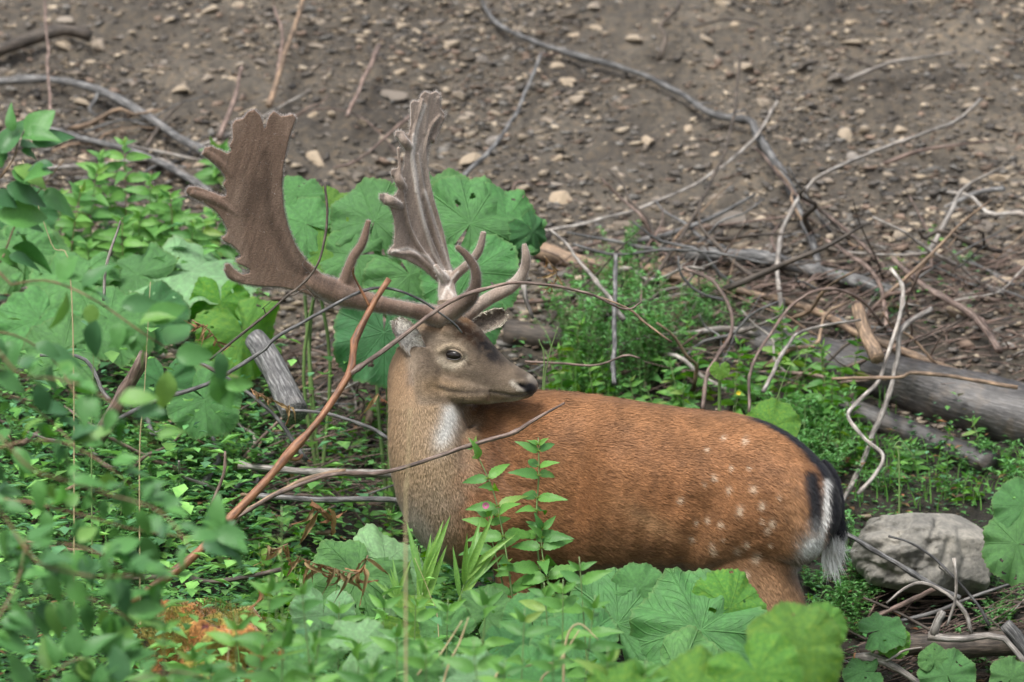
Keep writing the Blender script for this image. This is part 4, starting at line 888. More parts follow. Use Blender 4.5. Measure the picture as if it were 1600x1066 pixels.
# brush of long white hair at the end
mb = MB(); r_ = np.random.default_rng(9)
for k in range(620):
    a0 = at(r_.uniform(1286, 1308), r_.uniform(800, 855), r_.uniform(-.12, -.085)); fan = r_.uniform(-.2, .38); L_ = r_.uniform(.05, .11)
    d1 = nrm([fan * .5, r_.normal(0, .15), -1]); d2 = nrm([fan * 1.2 + .1, r_.normal(0, .15), -1]); p1 = a0 + d1 * L_ * .5; p2 = p1 + d2 * L_ * .5; sd_ = np.array([.0011, 0, .0002])
    cc_ = (.74, .74, .71) if r_.random() > .05 else (.2, .19, .18)
    mb.add([a0 - sd_, a0 + sd_, p1 + sd_, p1 - sd_, p2], [(0, 1, 2, 3), (3, 2, 4)], col=cc_)
for k in range(160):
    a0 = at(r_.uniform(1284, 1292), r_.uniform(745, 800), r_.uniform(-.12, -.10)); L_ = r_.uniform(.02, .045); d1 = nrm([.35 + r_.normal(0, .15), -.2, -1]); sd_ = np.array([.0009, 0, .0002])
    mb.add([a0 - sd_, a0 + sd_, a0 + d1 * L_], [(0, 1, 2)], col=(.66, .66, .63))
link('tail_brush', mb.mesh('tail_brush', M['fur'], DO), tail)['kind'] = 'stuff'

# ================================================================ plants
def frame(d, up):
    d = nrm(d); s = nrm(np.cross(up, d)); u = np.cross(d, s); m = np.eye(4); m[:3, 0] = d; m[:3, 1] = s; m[:3, 2] = u; return m
def leaf_mesh(name, mat, ratio=.28, bend=.25, fold=.25, serr=.04, n=11, shape=(.35, 1.0), seed=0, twist=0.0):
    "unit long leaf along +X, two blade halves folded on the midrib"
    r = np.random.default_rng(seed); V = []; F = []
    for i in range(n + 1):
        x = i / n; wd = ratio * (math.sin(math.pi * x ** shape[1]) ** .75) * (1.25 - .5 * x) if 0 < x < 1 else .004
        se = 1 + serr * (1 if i % 2 else -1); z = -bend * x * x; a = twist * x
        for j in (-1, -.55, 0, .55, 1):
            y = wd * j * se / 2 * 1.0; zz = z + fold * abs(y) + .012 * math.sin(x * 14 + j * 3) * abs(j)
            V.append((x, y * math.cos(a), zz + y * math.sin(a)))
    for i in range(n):
        for j in range(4): q = i * 5 + j; F.append((q, q + 1, q + 6, q + 5))
    return newmesh(name, V, F, mat, True)
lv_herb = [leaf_mesh('leaf', M['herb'], random.uniform(.30, .42), random.uniform(.25, .7), .3, .07, 14, (1, .8), k, random.uniform(-.4, .4)) for k in range(5)]
lv_narrow = [leaf_mesh('leaf', M['lime'], .10, random.uniform(.0, .3), .5, 0, 10, (1, .8), k) for k in range(3)]
lv_oval = [leaf_mesh('leaf', M['oval'], random.uniform(.48, .70), random.uniform(.0, .6), random.uniform(.1, .5), .02, 16, (1, random.uniform(.85, 1.05)), k, random.uniform(-.6, .6)) for k in range(9)]
def place(o, p, d, up, s, base):
    m = frame(d, up); m[:3, :3] *= s; m[:3, 3] = np.asarray(p) - base; o.matrix_basis = Matrix(m.tolist())
def stem_obj(name, P, r0, r1, mat, parent, base, n=12, k=6):
    S = spline(P, n); v, f, gr = tube(S, np.linspace(r0, r1, n), k, .05); return link(name, newmesh(name, v - base, f, M[mat], True, {'grain': gr}), parent), S
calyx = None
def calyx_mesh():
    mb = MB()
    for k in range(14):
        a = k * 2.4; d = nrm([math.cos(a), math.sin(a), random.uniform(-.1, .9)]); L = random.uniform(.6, 1); s = nrm(np.cross(d, [0, 0, 1])) * .09
        mb.add([s * 1.2, -s * 1.2, d * L], [(0, 1, 2)], col=(.30, .38, .10))
    return mb.mesh('calyx', M['cover'])
calyx = calyx_mesh()
def herb(label, group, P, nodes, L0, L1, leaves=None, cal=False, stem='stem', droop=.3, r0=.003, start=.15, up_=.25, cat='herb', side=0):
    base = np.array(P[0], float); root = empty('leafy_herb', base); tag(root, label, cat, group)
    _, S = stem_obj('stem', P, r0, r0 * .4, stem, root, base, 20)
    leaves = leaves or lv_herb; ph = random.uniform(0, 3)
    for k in range(nodes):
        t = start + (1 - start) * (k / (nodes - 1)) ** .9; i = min(18, int(t * 19)); p = S[i]; ax = nrm(S[i + 1] - S[i])
        ph += math.pi / 2 + random.gauss(0, .15); L = (L0 + (L1 - L0) * t ** 1.5) * random.uniform(.85, 1.15)
        e1 = nrm(np.cross(ax, [0, 1, .2])); e2 = np.cross(ax, e1)
        for q in (0, math.pi) if t < .97 else (0, 1.57, 3.14, 4.7):
            a = ph + q; rd = e1 * math.cos(a) + e2 * math.sin(a); el = up_ + .9 * max(0, t - .8) * 3; d = nrm(rd + ax * (el + random.uniform(-.15, .15)))
            o = link('leaf', random.choice(leaves), root); place(o, p + rd * .002, d, nrm(ax * .45 + np.array([random.gauss(0, .3), -.75, .1]) + rd * .3), L * 1.25 * (1 if t < .97 else .7), base)
        if cal and t > .4:
            o = link('calyx', calyx, root); place(o, p, rd, ax, .017, base)
    return root
def copy_plant(root, loc, rz, s, label=None, group=None):
    r = root.copy(); col.objects.link(r); r.location = [float(c) for c in loc]; r.rotation_euler = (random.uniform(-.15, .15), random.uniform(-.15, .15), rz); r.scale = (s, s, s)
    if label: r['label'] = label
    if group: r['group'] = group
    for ch in list(root.children):
        c = ch.copy(); col.objects.link(c); c.parent = r
    return r
# sharp herbs in front of the shoulder
herb('tall nettle like herb with flower whorls, right one before the shoulder', None, [at(858, 1075, -.42), at(850, 950, -.42), at(838, 830, -.40), at(842, 740, -.40), at(841, 684, -.40)], 11, .10, .035, cal=True, r0=.0035, start=.1)
herb('tall nettle like herb in front of the shoulder, left one with a small pink flower', None, [at(812, 1060, -.46), at(800, 930, -.44), at(785, 830, -.42), at(768, 760, -.40), at(732, 684, -.38)], 11, .09, .035, cal=True, r0=.003, start=.1)
herb('low nettle like herb leaning in front of the foreleg', None, [at(890, 1075, -.5), at(868, 960, -.46), at(848, 870, -.44), at(846, 820, -.43)], 8, .09, .05, cal=True)
herb('small herb with dark leaves between the chest and the tall herbs', None, [at(800, 1060, -.38), at(795, 960, -.36), at(770, 850, -.34), at(762, 800, -.33)], 8, .085, .05)
fl = MB()
for k in range(9):
    a = k * .7; d = np.array([math.cos(a), -.3, math.sin(a)]); s = np.array([-math.sin(a), 0, math.cos(a)]) * .0032; fl.add([d * .002 - s, d * .002 + s, d * .0085 + s * 1.2, d * .0085 - s * 1.2], [(0, 1, 2, 3)], col=(.55, .10, .30))
fo = link('flower', fl.mesh('flower', M['cover']), None, at(759, 790, -.43)); tag(fo, 'tiny pink flower beside the herb in front of the shoulder', 'flower')
# narrow-leaved shoots
for (bx, by), (tx_, ty_), Yq, lb in [((655, 980), (668, 845), -.5, 'upright yellow green narrow leaf shoot at left of the chest'), ((710, 960), (752, 832), -.52, 'bright yellow green fan of narrow leaves in front of the chest'), ((640, 970), (605, 900), -.45, 'short narrow leaf shoot behind the withered fern')]:
    base = at(bx, by, Yq); root = empty('narrow_leaf_shoot', base); tag(root, lb, 'shoot'); tip = at(tx_, ty_, Yq)
    stem_obj('stem', [base, base * .6 + tip * .4], .003, .002, 'stem', root, base)
    for k in range(9):
        p = base + (tip - base) * (.15 + .05 * k); d = nrm(tip - base) + np.array([random.gauss(.12, .32), random.gauss(0, .2), .1]); o = link('leaf', random.choice(lv_narrow), root); place(o, p, d, [0, -1, .3], np.linalg.norm(tip - base) * random.uniform(.55, .85), base)
# left middle herbs behind (nettles at the left of the near antler)
LH = [(118, 470, 290), (150, 455, 262), (165, 440, 235), (195, 430, 215), (232, 470, 270), (210, 480, 330), (262, 480, 300), (290, 470, 330), (318, 455, 345), (335, 420, 330), (140, 500, 380), (250, 440, 300), (100, 430, 300), (345, 300, 228), (300, 500, 350), (180, 500, 340)]
pos = ['one left of the antler tines', 'second from the left', 'tallest pale one', 'one with drooping top', 'middle one', 'low one', 'one under the antler tine', 'one beside the antler palm', 'rightmost low one', 'one touching the antler', 'lowest left one', 'one behind the others', 'leftmost one', 'highest one behind the antler', 'one just above the big pale leaf', 'one above the butterbur at left']
for k, (x, y, ty_) in enumerate(LH):
    b = gpt(x, y); Yq = float(b[1])
    dx = random.uniform(-12, 12); tp = at(x + dx, ty_, Yq - .05)
    g0 = b.copy(); g0[2] = hgt(b[0], b[1]) - .01; 
    pts = [g0, (g0 + tp) / 2 + rng.normal(0, .01, 3), tp]
    herb('nettle like herb at left foot of slope, ' + pos[k], 'herbs growing left of the near antler', pts, 9, .085, .045, start=.35, r0=.002, stem='redstem' if k % 3 == 0 else 'stem')
# prototypes for the low herbs
def herb_proto(h, nodes, L0, L1, leaves=None, **k):
    return herb('x', None, [np.zeros(3), np.array([.01, 0, h * .5]), np.array([-.01, .01, h])], nodes, L0, L1, leaves, **k)
pr = [herb_proto(.20, 7, .06, .03, start=.2), herb_proto(.15, 6, .055, .028, start=.2), herb_proto(.26, 9, .065, .03, start=.25, cal=True), herb_proto(.10, 4, .05, .03, start=.3)]
# bushy light herb with many small leaves, foliage joined
def bushy(h, n, seed, ll=.022):
    r = np.random.default_rng(seed); root = empty('bushy_herb', np.zeros(3)); mb = MB(); st_ = MB()
    for k in range(6):
        top = np.array([r.normal(0, .05), r.normal(0, .05), h * r.uniform(.7, 1)]); S = spline([np.zeros(3), top * .5 + r.normal(0, .012, 3), top], 14); v, f, gr = tube(S, np.linspace(.0018, .0008, 14), 4); st_.add(v, f, grain=gr)
        for q in range(n):
            i = r.integers(2, 14); p = S[i] + r.normal(0, .003, 3); a = r.uniform(0, 6.28); d = nrm([math.cos(a), math.sin(a), r.uniform(-.1, .8)]); s = nrm(np.cross(d, [0, 0, 1])); L = ll * r.uniform(.6, 1.3); w_ = L * .2; z = np.cross(s, d) * L * .12
            c_ = np.array([.11, .28, .085]) * r.uniform(.7, 1.5)
            mb.add([p, p + d * L * .45 + s * w_ + z, p + d * L - z, p + d * L * .45 - s * w_ + z, p + d * L * .45], [(0, 4, 1), (4, 2, 1), (0, 3, 4), (4, 3, 2)], col=c_)
    link('stems', st_.mesh('stems', M['stem']), root); f_ = link('foliage', mb.mesh('foliage', M['cover'], smooth=False), root); f_['kind'] = 'stuff'; return root
pb = [bushy(.22, 34, 1), bushy(.16, 26, 2), bushy(.12, 30, 3, .026), bushy(.28, 40, 4)]
used = set()
def scatter_herbs(protos, xr, yr, n, s, label, group, mask=None):
    k = 0
    while k < n:
        px, py = random.uniform(*xr), random.uniform(*yr)
        if mask and not mask(px, py): continue
        p = gpt(px, py, -.005); r = random.choice(protos); copy_plant(r, p, random.uniform(0, 6.28), random.uniform(*s), label, group); k += 1
scatter_herbs([pb[0], pb[3], pb[3]], (890, 1060), (540, 640), 22, (.8, 1.15), 'light green fine leaved bushy herb behind the muzzle', 'bushy herbs behind the muzzle of the deer')
scatter_herbs([pb[0], pb[1]], (930, 1010), (420, 520), 10, (.6, .9), 'fine leaved bushy herb climbing through the sticks above the back', 'bushy herbs among the sticks above the back')
scatter_herbs([pb[0], pb[1]], (1060, 1140), (480, 560), 9, (.5, .9), 'fine leaved bushy herb hanging by the brown stone block', 'bushy herbs beside the brown stone block')
scatter_herbs([pr[0], pr[1], pr[3], pr[2]], (850, 1130), (600, 690), 22, (.6, 1.0), 'leafy herb standing just above the back of the deer', 'leafy herbs above the back of the deer')
scatter_herbs([pr[0], pr[1], pr[2]], (1150, 1340), (600, 700), 18, (.6, 1.0), 'leafy herb between the hoop stem and the pale pair of branches', 'leafy herbs behind the rump')
scatter_herbs([pb[1], pb[2], pr[3]], (1200, 1340), (680, 760), 24, (.7, 1.1), 'low leafy herb behind the rump and tail', 'low herbs behind the tail')
scatter_herbs([pb[2], pr[3], pr[1]], (1340, 1620), (715, 790), 30, (.5, .85), 'low leafy herb between the logs and the boulder', 'low herbs between the logs and the boulder')
scatter_herbs([pb[2], pr[3], pb[1]], (1250, 1350), (860, 1000), 16, (.6, .9), 'dark low herb under the tail beside the boulder', 'low herbs under the tail')
scatter_herbs([pb[2], pr[3], pb[1], pr[1]], (1500, 1640), (900, 1060), 12, (.5, .8), 'low herb at the lower right corner', 'low herbs at the lower right corner')
scatter_herbs([pr[0], pr[1], pb[1]], (430, 640), (640, 840), 30, (.5, .8), 'small herb among the sticks left of the chest', 'small herbs left of the chest')
scatter_herbs([pb[1], pb[2], pr[3], pr[1]], (0, 420), (690, 900), 48, (.6, 1.0), 'low leafy herb in the ground cover at left', 'low herbs in the ground cover at left')
scatter_herbs([pr[0], pr[2], pb[0], pr[1]], (400, 900), (930, 1110), 46, (.8, 1.25), 'foreground herb growing below the deer', 'foreground herbs below the deer')
scatter_herbs([pr[0], pb[0], pr[1]], (1210, 1340), (700, 740), 6, (.5, .7), 'small herb by the thin red stem behind the tail', 'small herbs by the thin red stem')
scatter_herbs([pr[3], pb[2]], (1380, 1520), (380, 500), 7, (.35, .6), 'tiny green herb sprouting among the sticks at right', 'tiny herbs among the sticks at right')
for r in pr + pb:
    for ch in list(r.children): bpy.data.objects.remove(ch)
    bpy.data.objects.remove(r)
# foreground plants nearer than the deer's feet rise from the flat ground in front
def fore(px, topy, Yq, h, k, lb, lf=None, n=8, L=(.10, .05)):
    Yq *= 1.7; tp = at(px, topy, Yq); g0 = tp.copy(); g0[2] = hgt(tp[0], tp[1]) - .01; g0[0] += random.uniform(-.05, .05)
    herb(lb, 'blurred herbs in the bottom foreground', [g0, (g0 + tp) / 2 + rng.normal(0, .012, 3), tp], n, L[0], L[1], lf, start=.3)
for k, (px, ty_, Yq) in enumerate([(300, 1010, -1.5), (255, 960, -1.6), (370, 960, -1.4), (420, 900, -1.4), (650, 930, -.8), (850, 910, -.75), (1010, 1030, -1.5), (470, 905, -1.2), (500, 985, -1.3), (560, 1000, -1.0), (620, 975, -1.1), (700, 935, -.8), (760, 925, -.9), (905, 870, -.7), (880, 905, -.9), (930, 930, -.9), (600, 930, -.9), (445, 960, -1.5), (530, 940, -.8), (820, 950, -1.1), (665, 1000, -1.4), (740, 1000, -1.5), (410, 1000, -1.5), (865, 1000, -1.5), (950, 1010, -1.5), (580, 1030, -1.6), (485, 1030, -1.5), (330, 1030, -1.5), (790, 1030, -1.6)]):
    fore(px, ty_, Yq, 0, k, 'soft blurred green herb in the bottom foreground below the deer')
# ---- tall blurred feathery plant at x 430
for px, ty_, Yq, lb in [(440, 790, -2.0, 'tall blurred light green plant left of centre in the foreground'), (432, 900, -2.2, 'shorter blurred light green plant left of centre in the foreground')]:
    tp = at(px, ty_, Yq); g0 = tp.copy(); g0[2] = hgt(tp[0], tp[1]); herb(lb, None, [g0, (g0 + tp) / 2, tp], 22, .055, .03, lv_narrow, start=.2)
# ---- butterbur
def bb_mesh(seed, mat, lobes=7, cup=.25, ruff=.10, notch=.5, tooth=.026, squash=1.0):
    r = np.random.default_rng(seed); na_, nr = 132, 16; V = []; G = []
    ph = r.uniform(0, 6.28, 4)
    aa = -math.pi + .12 + (2 * math.pi - .24) * np.arange(na_ + 1) / na_; qq_ = np.arange(nr + 1)[:, None] / nr
    n1_ = vnoise(aa * 1.6 + seed, aa * 0 + seed * .7); n2_ = vnoise(aa * 1.1 + seed * 1.7, aa * 0 + seed * .31)
    n3_ = vnoise(qq_ * 2.2 * np.cos(aa) + seed * 3.1, qq_ * 2.2 * np.sin(aa) + seed); n4_ = vnoise(qq_ * 7 + seed + aa * 0, 40 * (np.arange(na_ + 1) / na_) + qq_ * 0)
    for i in range(nr + 1):
        q = i / nr
        for j in range(na_ + 1):
            u = j / na_; a = -math.pi + .12 + (2 * math.pi - .24) * u
            Rr = 1 - notch * math.exp(-((abs(a) - math.pi) / .42) ** 2) + .03 * math.cos(lobes * a + ph[0]) + .12 * n1_[j]
            Rr *= 1 + tooth * (abs((u * 44 + .4 * math.sin(u * 37)) % 1 - .5) * 4 - 1) * (q ** 3) + .015 * math.cos(60 * u + ph[2])
            fr = abs((u * 9) % 1 - .5)
            z = cup * q * q * -.6 - .55 * q ** 3 * max(0, n2_[j])  + ruff * q * q * math.sin(lobes * a + ph[1]) + ruff * .6 * q ** 3 * math.sin(13 * a + ph[2]) + .018 * q * math.sin(fr * math.pi) - .02 * (1 - fr * 2) * q * (1 - q) + .16 * q * n3_[i, j] + .04 * (1 - abs(math.cos(a / 2))) * q + .02 * n4_[i, j] * q
            V.append((Rr * q * math.cos(a), Rr * q * math.sin(a) * squash, float(z))); G.append((u, q, q))
    F = [(i * (na_ + 1) + j, i * (na_ + 1) + j + 1, (i + 1) * (na_ + 1) + j + 1, (i + 1) * (na_ + 1) + j) for i in range(nr) for j in range(na_)]
    hx_ = [(r.uniform(.35, .95), r.uniform(.05, .95), r.uniform(.012, .03)) for _ in range(r.integers(1, 6))]
    F = [f for k_, f in enumerate(F) if not any(math.hypot(((k_ // na_) + .5) / nr - a0, (((k_ % na_) + .5) / na_ - b0) * 5 * a0) < c0 * 1.8 for a0, b0, c0 in hx_)]
    return newmesh('leaf_blade', V, np.array(F), M[mat], True, {'grain': np.array(G)})
def butterbur(label, leaves, base=None, group=None):
    "leaves: px, py, Y, radius px, normal, roll deg, material, seed, cup, ruffle"
    leaves = [list(l) for l in leaves]
    for l in leaves:
        if l[2] is None: l[2] = float(gpt(l[0], l[1] + 100)[1]) - .42
    if base and base[2] is None: base = (base[0], base[1], float(gpt(leaves[0][0], leaves[0][1] + 100)[1]))
    x, y, Yq = leaves[0][:3]; b = at(x, y, Yq) if base is None else at(*base); b[2] = hgt(b[0], b[1]) - .01
    root = empty('butterbur', b); tag(root, label, 'butterbur', group)
    for lf in leaves:
        x, y, Yq, rp, n, roll, mat, sd_ = lf[:8]; cup = lf[8] if len(lf) > 8 else .3; ruff = lf[9] if len(lf) > 9 else .1
        p = at(x, y, Yq); r_ = rp / FPX * (Yq + 15); n = nrm(n); a = R(roll)
        d0 = nrm(np.array([math.cos(a), 0, math.sin(a)]) - n * (math.cos(a) * n[0] + math.sin(a) * n[2]))   # direction of the leaf tip
        m = frame(d0, n); m[:3, :3] *= r_; m[:3, 3] = p - b
        o = link('leaf', bb_mesh(sd_, mat, 5 + sd_ % 3, cup, ruff), root); o.matrix_basis = Matrix(m.tolist())
        q = p - n * .004; mid = (q + b) / 2 + np.array([0, .02, .03]) - d0 * .05; stem_obj('stalk', [b, mid, q - n * .03, q], .0055, .004, 'stem', root, b, 14)
    return root
# behind the antlers
butterbur('group of broad butterbur leaves standing between the two antlers', [
    (585, 345, .95, 74, (-.1, -1, .45), 75, 'bb', 1, .3, .10), (560, 400, .9, 60, (-.2, -1, .6), 200, 'bb', 2), (640, 430, .85, 72, (.2, -1, .3), -60, 'bb', 3, .5),
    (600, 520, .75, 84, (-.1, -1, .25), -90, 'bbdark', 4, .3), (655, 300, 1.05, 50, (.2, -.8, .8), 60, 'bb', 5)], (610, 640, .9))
butterbur('yellow tinged butterbur leaves just right of the near antler palm', [
    (478, 350, 1.0, 60, (.1, -1, .9), 150, 'bb', 6), (500, 395, .95, 58, (-.2, -1, .8), 20, 'bblime', 7, .2), (465, 305, 1.1, 46, (0, -1, .9), 90, 'bb', 8), (515, 320, 1.1, 40, (.2, -1, .7), 30, 'bblime', 9)], (500, 560, 1.1))
butterbur('tall butterbur leaves behind the far antler, right of its palm', [
    (735, 350, .9, 92, (.2, -1, .5), 60, 'bb', 10, .35, .12), (790, 345, .95, 66, (.35, -1, .55), 20, 'bb', 11, .4), (735, 425, .8, 80, (0, -1, .3), -80, 'bb', 12, .4), (700, 310, 1.0, 56, (-.2, -1, .7), 130, 'bb', 13),
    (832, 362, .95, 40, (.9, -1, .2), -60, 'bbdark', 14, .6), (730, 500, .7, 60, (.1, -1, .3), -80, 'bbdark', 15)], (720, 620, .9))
butterbur('big pale butterbur leaf lying flat left of the near antler, with its green companion', [
    (300, 425, None, 112, (.12, -.42, 1), -12, 'bbpale', 16, .18, .09), (215, 430, None, 70, (-.3, -.8, .9), 160, 'bb', 17), (380, 520, None, 74, (.5, -1, .4), -75, 'bblime', 18, .4, .16), (345, 470, None, 50, (.1, -.7, .2), -90, 'bblime', 19, .5, .2)], (300, 700, None))
butterbur('bluish green butterbur leaves at the left edge, mid height', [
    (120, 440, None, 84, (-.1, -.8, .9), 170, 'bb', 20), (40, 400, None, 80, (.1, -.8, .8), 90, 'bb', 21), (60, 500, None, 70, (0, -1, .7), -120, 'bb', 22), (170, 500, None, 74, (.1, -.9, .8), -40, 'bb', 23), (235, 490, None, 60, (0, -1, .6), -60, 'bbdark', 24), (100, 545, None, 66, (0, -1, .7), 200, 'bb', 25)], (110, 760, None))
butterbur('dark broad butterbur leaf with its companion at the upper left edge', [(25, 335, None, 68, (.1, -1, .4), -70, 'bbdark', 26, .4), (35, 390, None, 60, (0, -1, .6), -30, 'bb', 27)], (20, 620, None))
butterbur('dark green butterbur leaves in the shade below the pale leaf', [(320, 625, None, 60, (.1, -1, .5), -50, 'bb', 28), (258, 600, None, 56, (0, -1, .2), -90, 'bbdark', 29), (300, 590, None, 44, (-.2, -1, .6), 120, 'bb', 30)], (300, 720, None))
butterbur('wide grey green butterbur leaf drooping below the chest, with a white rib', [(600, 880, -.35, 82, (.35, -.75, .75), -35, 'bbpale', 31, .5, .06), (560, 900, -.40, 84, (-.1, -1, .6), -110, 'bb', 32, .4)], (600, 1060, -.3))
butterbur('pale whitish butterbur leaf in the left foreground under the withered fern', [(505, 960, -.6, 52, (0, -1, .1), -95, 'bbpale', 33, .3, .08)], (510, 1120, -.55))
butterbur('bright foreground butterbur leaves covering the belly and hind leg', [
    (965, 975, -.75, 104, (-.1, -1, .55), 95, 'bb', 34, .35, .10), (1095, 985, -.8, 112, (.1, -1, .5), 75, 'bb', 35, .35, .11), (1060, 1060, -1.0, 90, (0, -1, .6), -50, 'bb', 36), (900, 1010, -.9, 76, (-.2, -1, .5), 160, 'bb', 37), (1000, 920, -.7, 46, (0, -1, .4), 90, 'bb', 38), (1140, 950, -.75, 64, (.3, -1, .3), 30, 'bblime', 39)], (1030, 1290, -.8))
butterbur('lime yellow butterbur leaf blurred in the bottom right foreground', [
    (1245, 1015, -2.5, 84, (.2, -1, .4), 20, 'bblime', 40, .3, .08), (1180, 1050, -2.6, 80, (-.1, -1, .5), -60, 'bblime', 41), (1290, 975, -2.3, 40, (.3, -1, .4), 60, 'bblime', 42), (1090, 1085, -2.6, 80, (0, -1, .6), 80, 'bblime', 43), (970, 1095, -2.6, 70, (0, -1, .6), 80, 'bblime', 44)], (1200, 1400, -2.5))
butterbur('butterbur leaf entering at the right edge over the boulder', [(1590, 850, .1, 62, (-.3, -1, .4), 170, 'bb', 45, .4, .12), (1600, 790, .15, 50, (-.1, -1, .5), 100, 'bb', 46, .3)], (1625, 980, .2))
butterbur('small butterbur leaves on the ground left of the birch stick', [(1375, 985, .05, 40, (0, -.7, .8), 30, 'bb', 47, .3), (1395, 1000, .05, 30, (.1, -.8, .6), -30, 'bblime', 48), (1350, 1050, 0, 34, (0, -.7, .8), 200, 'bb', 49)], (1380, 1060, .1))
butterbur('butterbur leaves at the bottom edge right of the birch stick', [(1480, 1055, -.1, 46, (-.1, -1, .4), 110, 'bb', 50, .3), (1460, 1030, -.08, 26, (0, -1, .5), 90, 'bb', 51), (1580, 1060, -.1, 36, (.2, -1, .4), 60, 'bb', 52)], (1480, 1120, -.05))
butterbur('bright leaf showing just over the rump of the deer', [(1205, 665, .45, 46, (0, -1, .5), 60, 'bblime', 53)], (1210, 760, .5))
butterbur('round green leaf in the grass left of the sticks over the back', [(1125, 577, .95, 16, (0, -1, .3), -90, 'bblime', 54)], (1125, 640, 1.0))
butterbur('pale soft butterbur leaves blurred at the bottom, below the withered fern', [(560, 1010, -1.6, 56, (0, -1, .8), 40, 'bbpale', 61, .3, .1), (480, 1040, -1.7, 50, (-.2, -1, .7), 150, 'bb', 62), (640, 1050, -1.8, 60, (.2, -1, .8), 10, 'bb', 63), (740, 1060, -1.8, 54, (0, -1, .6), 90, 'bbpale', 64), (830, 1060, -1.7, 60, (.1, -1, .7), 60, 'bb', 65)], (600, 1300, -1.7))
butterbur('broad soft leaves at the foot of the near chest herbs', [(760, 960, -.6, 50, (0, -1, .6), 60, 'bb', 55), (700, 985, -.7, 46, (-.2, -1, .4), 150, 'bb', 56), (830, 965, -.65, 50, (0, -1, .6), 100, 'bb', 57), (640, 975, -.6, 56, (.1, -1, .5), -40, 'bblime', 58), (790, 1010, -.8, 44, (.2, -1, .8), 0, 'bbdark', 59)], (750, 1180, -.7))
# ---- blurred shrub with oval leaves, left foreground
def shrub(label, stems, nleaf, size, Yq, extra=(), gp=None, matl=None):
    nleaf = int(nleaf * 1.35)
    b = at(stems[0][0][0], stems[0][0][1], Yq); b[2] = hgt(b[0], b[1]); root = empty('oval_leaved_shrub', b); tag(root, label, 'shrub', gp)
    for st_ in stems:
        P = [at(x, y, Yq + random.uniform(-.1, .1)) for x, y in st_]; w_ = .0035
        _, S = stem_obj('branch', [b] + P if st_ is stems[0] else P, w_, .0012, 'redstem', root, b, 26)
        k0 = 6 if st_ is stems[0] else 1
        for q in range(nleaf):
            i = random.randrange(k0, 25); ax = nrm(S[i + 1] - S[i]); sd_ = nrm(np.cross(ax, [0, 1, 0])) * (1 if q % 2 else -1); d = nrm(ax * .5 + sd_ + np.array([0, random.gauss(0, .5), random.gauss(-.25, .3)]))
            pp = S[i] + d * .012
            o = link('leaf', random.choice(lv_oval), root); place(o, pp, d, nrm([random.gauss(0, .5), -.7 + random.gauss(0, .3), .8]), size * random.uniform(.45, 1.0), b)
    for (x, y, ang, L) in extra:
        a = R(ang); d = np.array([math.cos(a), random.uniform(-.3, .3), math.sin(a)]); o = link('leaf', random.choice(lv_oval), root); place(o, at(x, y, Yq - .05), d, [random.uniform(-.3, .3), -1, .35], L / FPX * (Yq + 15), b)
    return root
shrub('blurred oval leaved spray reaching right under the pale butterbur leaf', [[(-60, 470), (20, 445), (80, 440), (150, 470), (230, 525), (300, 565), (372, 590)]], 12, .085, -2.3,
      [(190, 478, 10, 55), (228, 500, 25, 62), (275, 556, 5, 58), (342, 550, -80, 55), (262, 580, -95, 62), (330, 590, -60, 60), (352, 605, 10, 50), (215, 520, 200, 50), (150, 500, -100, 66)])
shrub('oval leaved shrub at the upper left edge with bright young tip leaves', [[(-40, 460), (0, 410), (25, 350), (60, 300), (100, 250)], [(-20, 300), (20, 250), (30, 205)]], 9, .10, -1.6, [(40, 210, 40, 60), (50, 222, 15, 62), (0, 240, 60, 70), (-5, 340, 8, 84), (10, 290, -20, 70), (20, 205, 100, 40)])
for k, (stm, Yq, n, sz, lb) in enumerate([
    ([[(-80, 560), (0, 520), (80, 560), (130, 640)]], -2.4, 15, .085, 'blurred oval leaved branch at the left edge above the snag'),
    ([[(-80, 760), (0, 700), (90, 690), (170, 730), (240, 790)]], -2.8, 20, .08, 'blurred oval leaved branch at left, reaching below the snag'),
    ([[(-80, 800), (0, 780), (110, 800), (220, 830), (330, 842), (352, 838)]], -2.7, 26, .08, 'blurred oval leaved branch ending across the orange branch'),
    ([[(-60, 900), (20, 860), (100, 850), (180, 880), (230, 950)]], -3.0, 26, .085, 'dark blurred leafy branch in the lower left'),
    ([[(-60, 1000), (20, 950), (110, 930), (190, 960), (240, 1020)]], -3.0, 30, .085, 'lower dark blurred leafy branch near the bottom left corner'),
    ([[(20, 1150), (60, 1080), (120, 1030), (200, 1040)]], -3.2, 28, .09, 'lowest blurred leafy branch at the bottom left corner'),
    ([[(-60, 640), (10, 620), (70, 650), (120, 700)]], -2.6, 12, .08, 'short blurred leafy branch at the left edge, mid height'),
    ([[(-60, 1060), (-10, 980), (30, 900), (40, 840)]], -3.1, 22, .085, 'upright blurred leafy branch at the lower left edge')]):
    shrub(lb, stm, n, sz, Yq, ((335, 835, 0, 50), (315, 850, -10, 55)) if k == 2 else ())
for k, (stm, Yq, n, sz, lb) in enumerate([
    ([[(-60, 600), (40, 590), (120, 600), (190, 640), (250, 700)]], -3.4, 14, .075, 'very soft pale leafy spray in front of the pinkish snag'),
    ([[(-60, 720), (60, 740), (160, 770), (250, 800), (300, 860)]], -3.6, 20, .075, 'very soft pale leafy spray above the orange branch'),
    ([[(80, 1160), (180, 1080), (260, 1050), (330, 1060)]], -3.4, 18, .08, 'very soft leafy spray below the moss cushion'),
    ([[(-40, 820), (60, 880), (140, 900), (200, 900), (260, 905)]], -3.8, 20, .075, 'very soft leafy spray left of the end of the orange branch')]):
    shrub(lb, stm, n, sz, Yq)
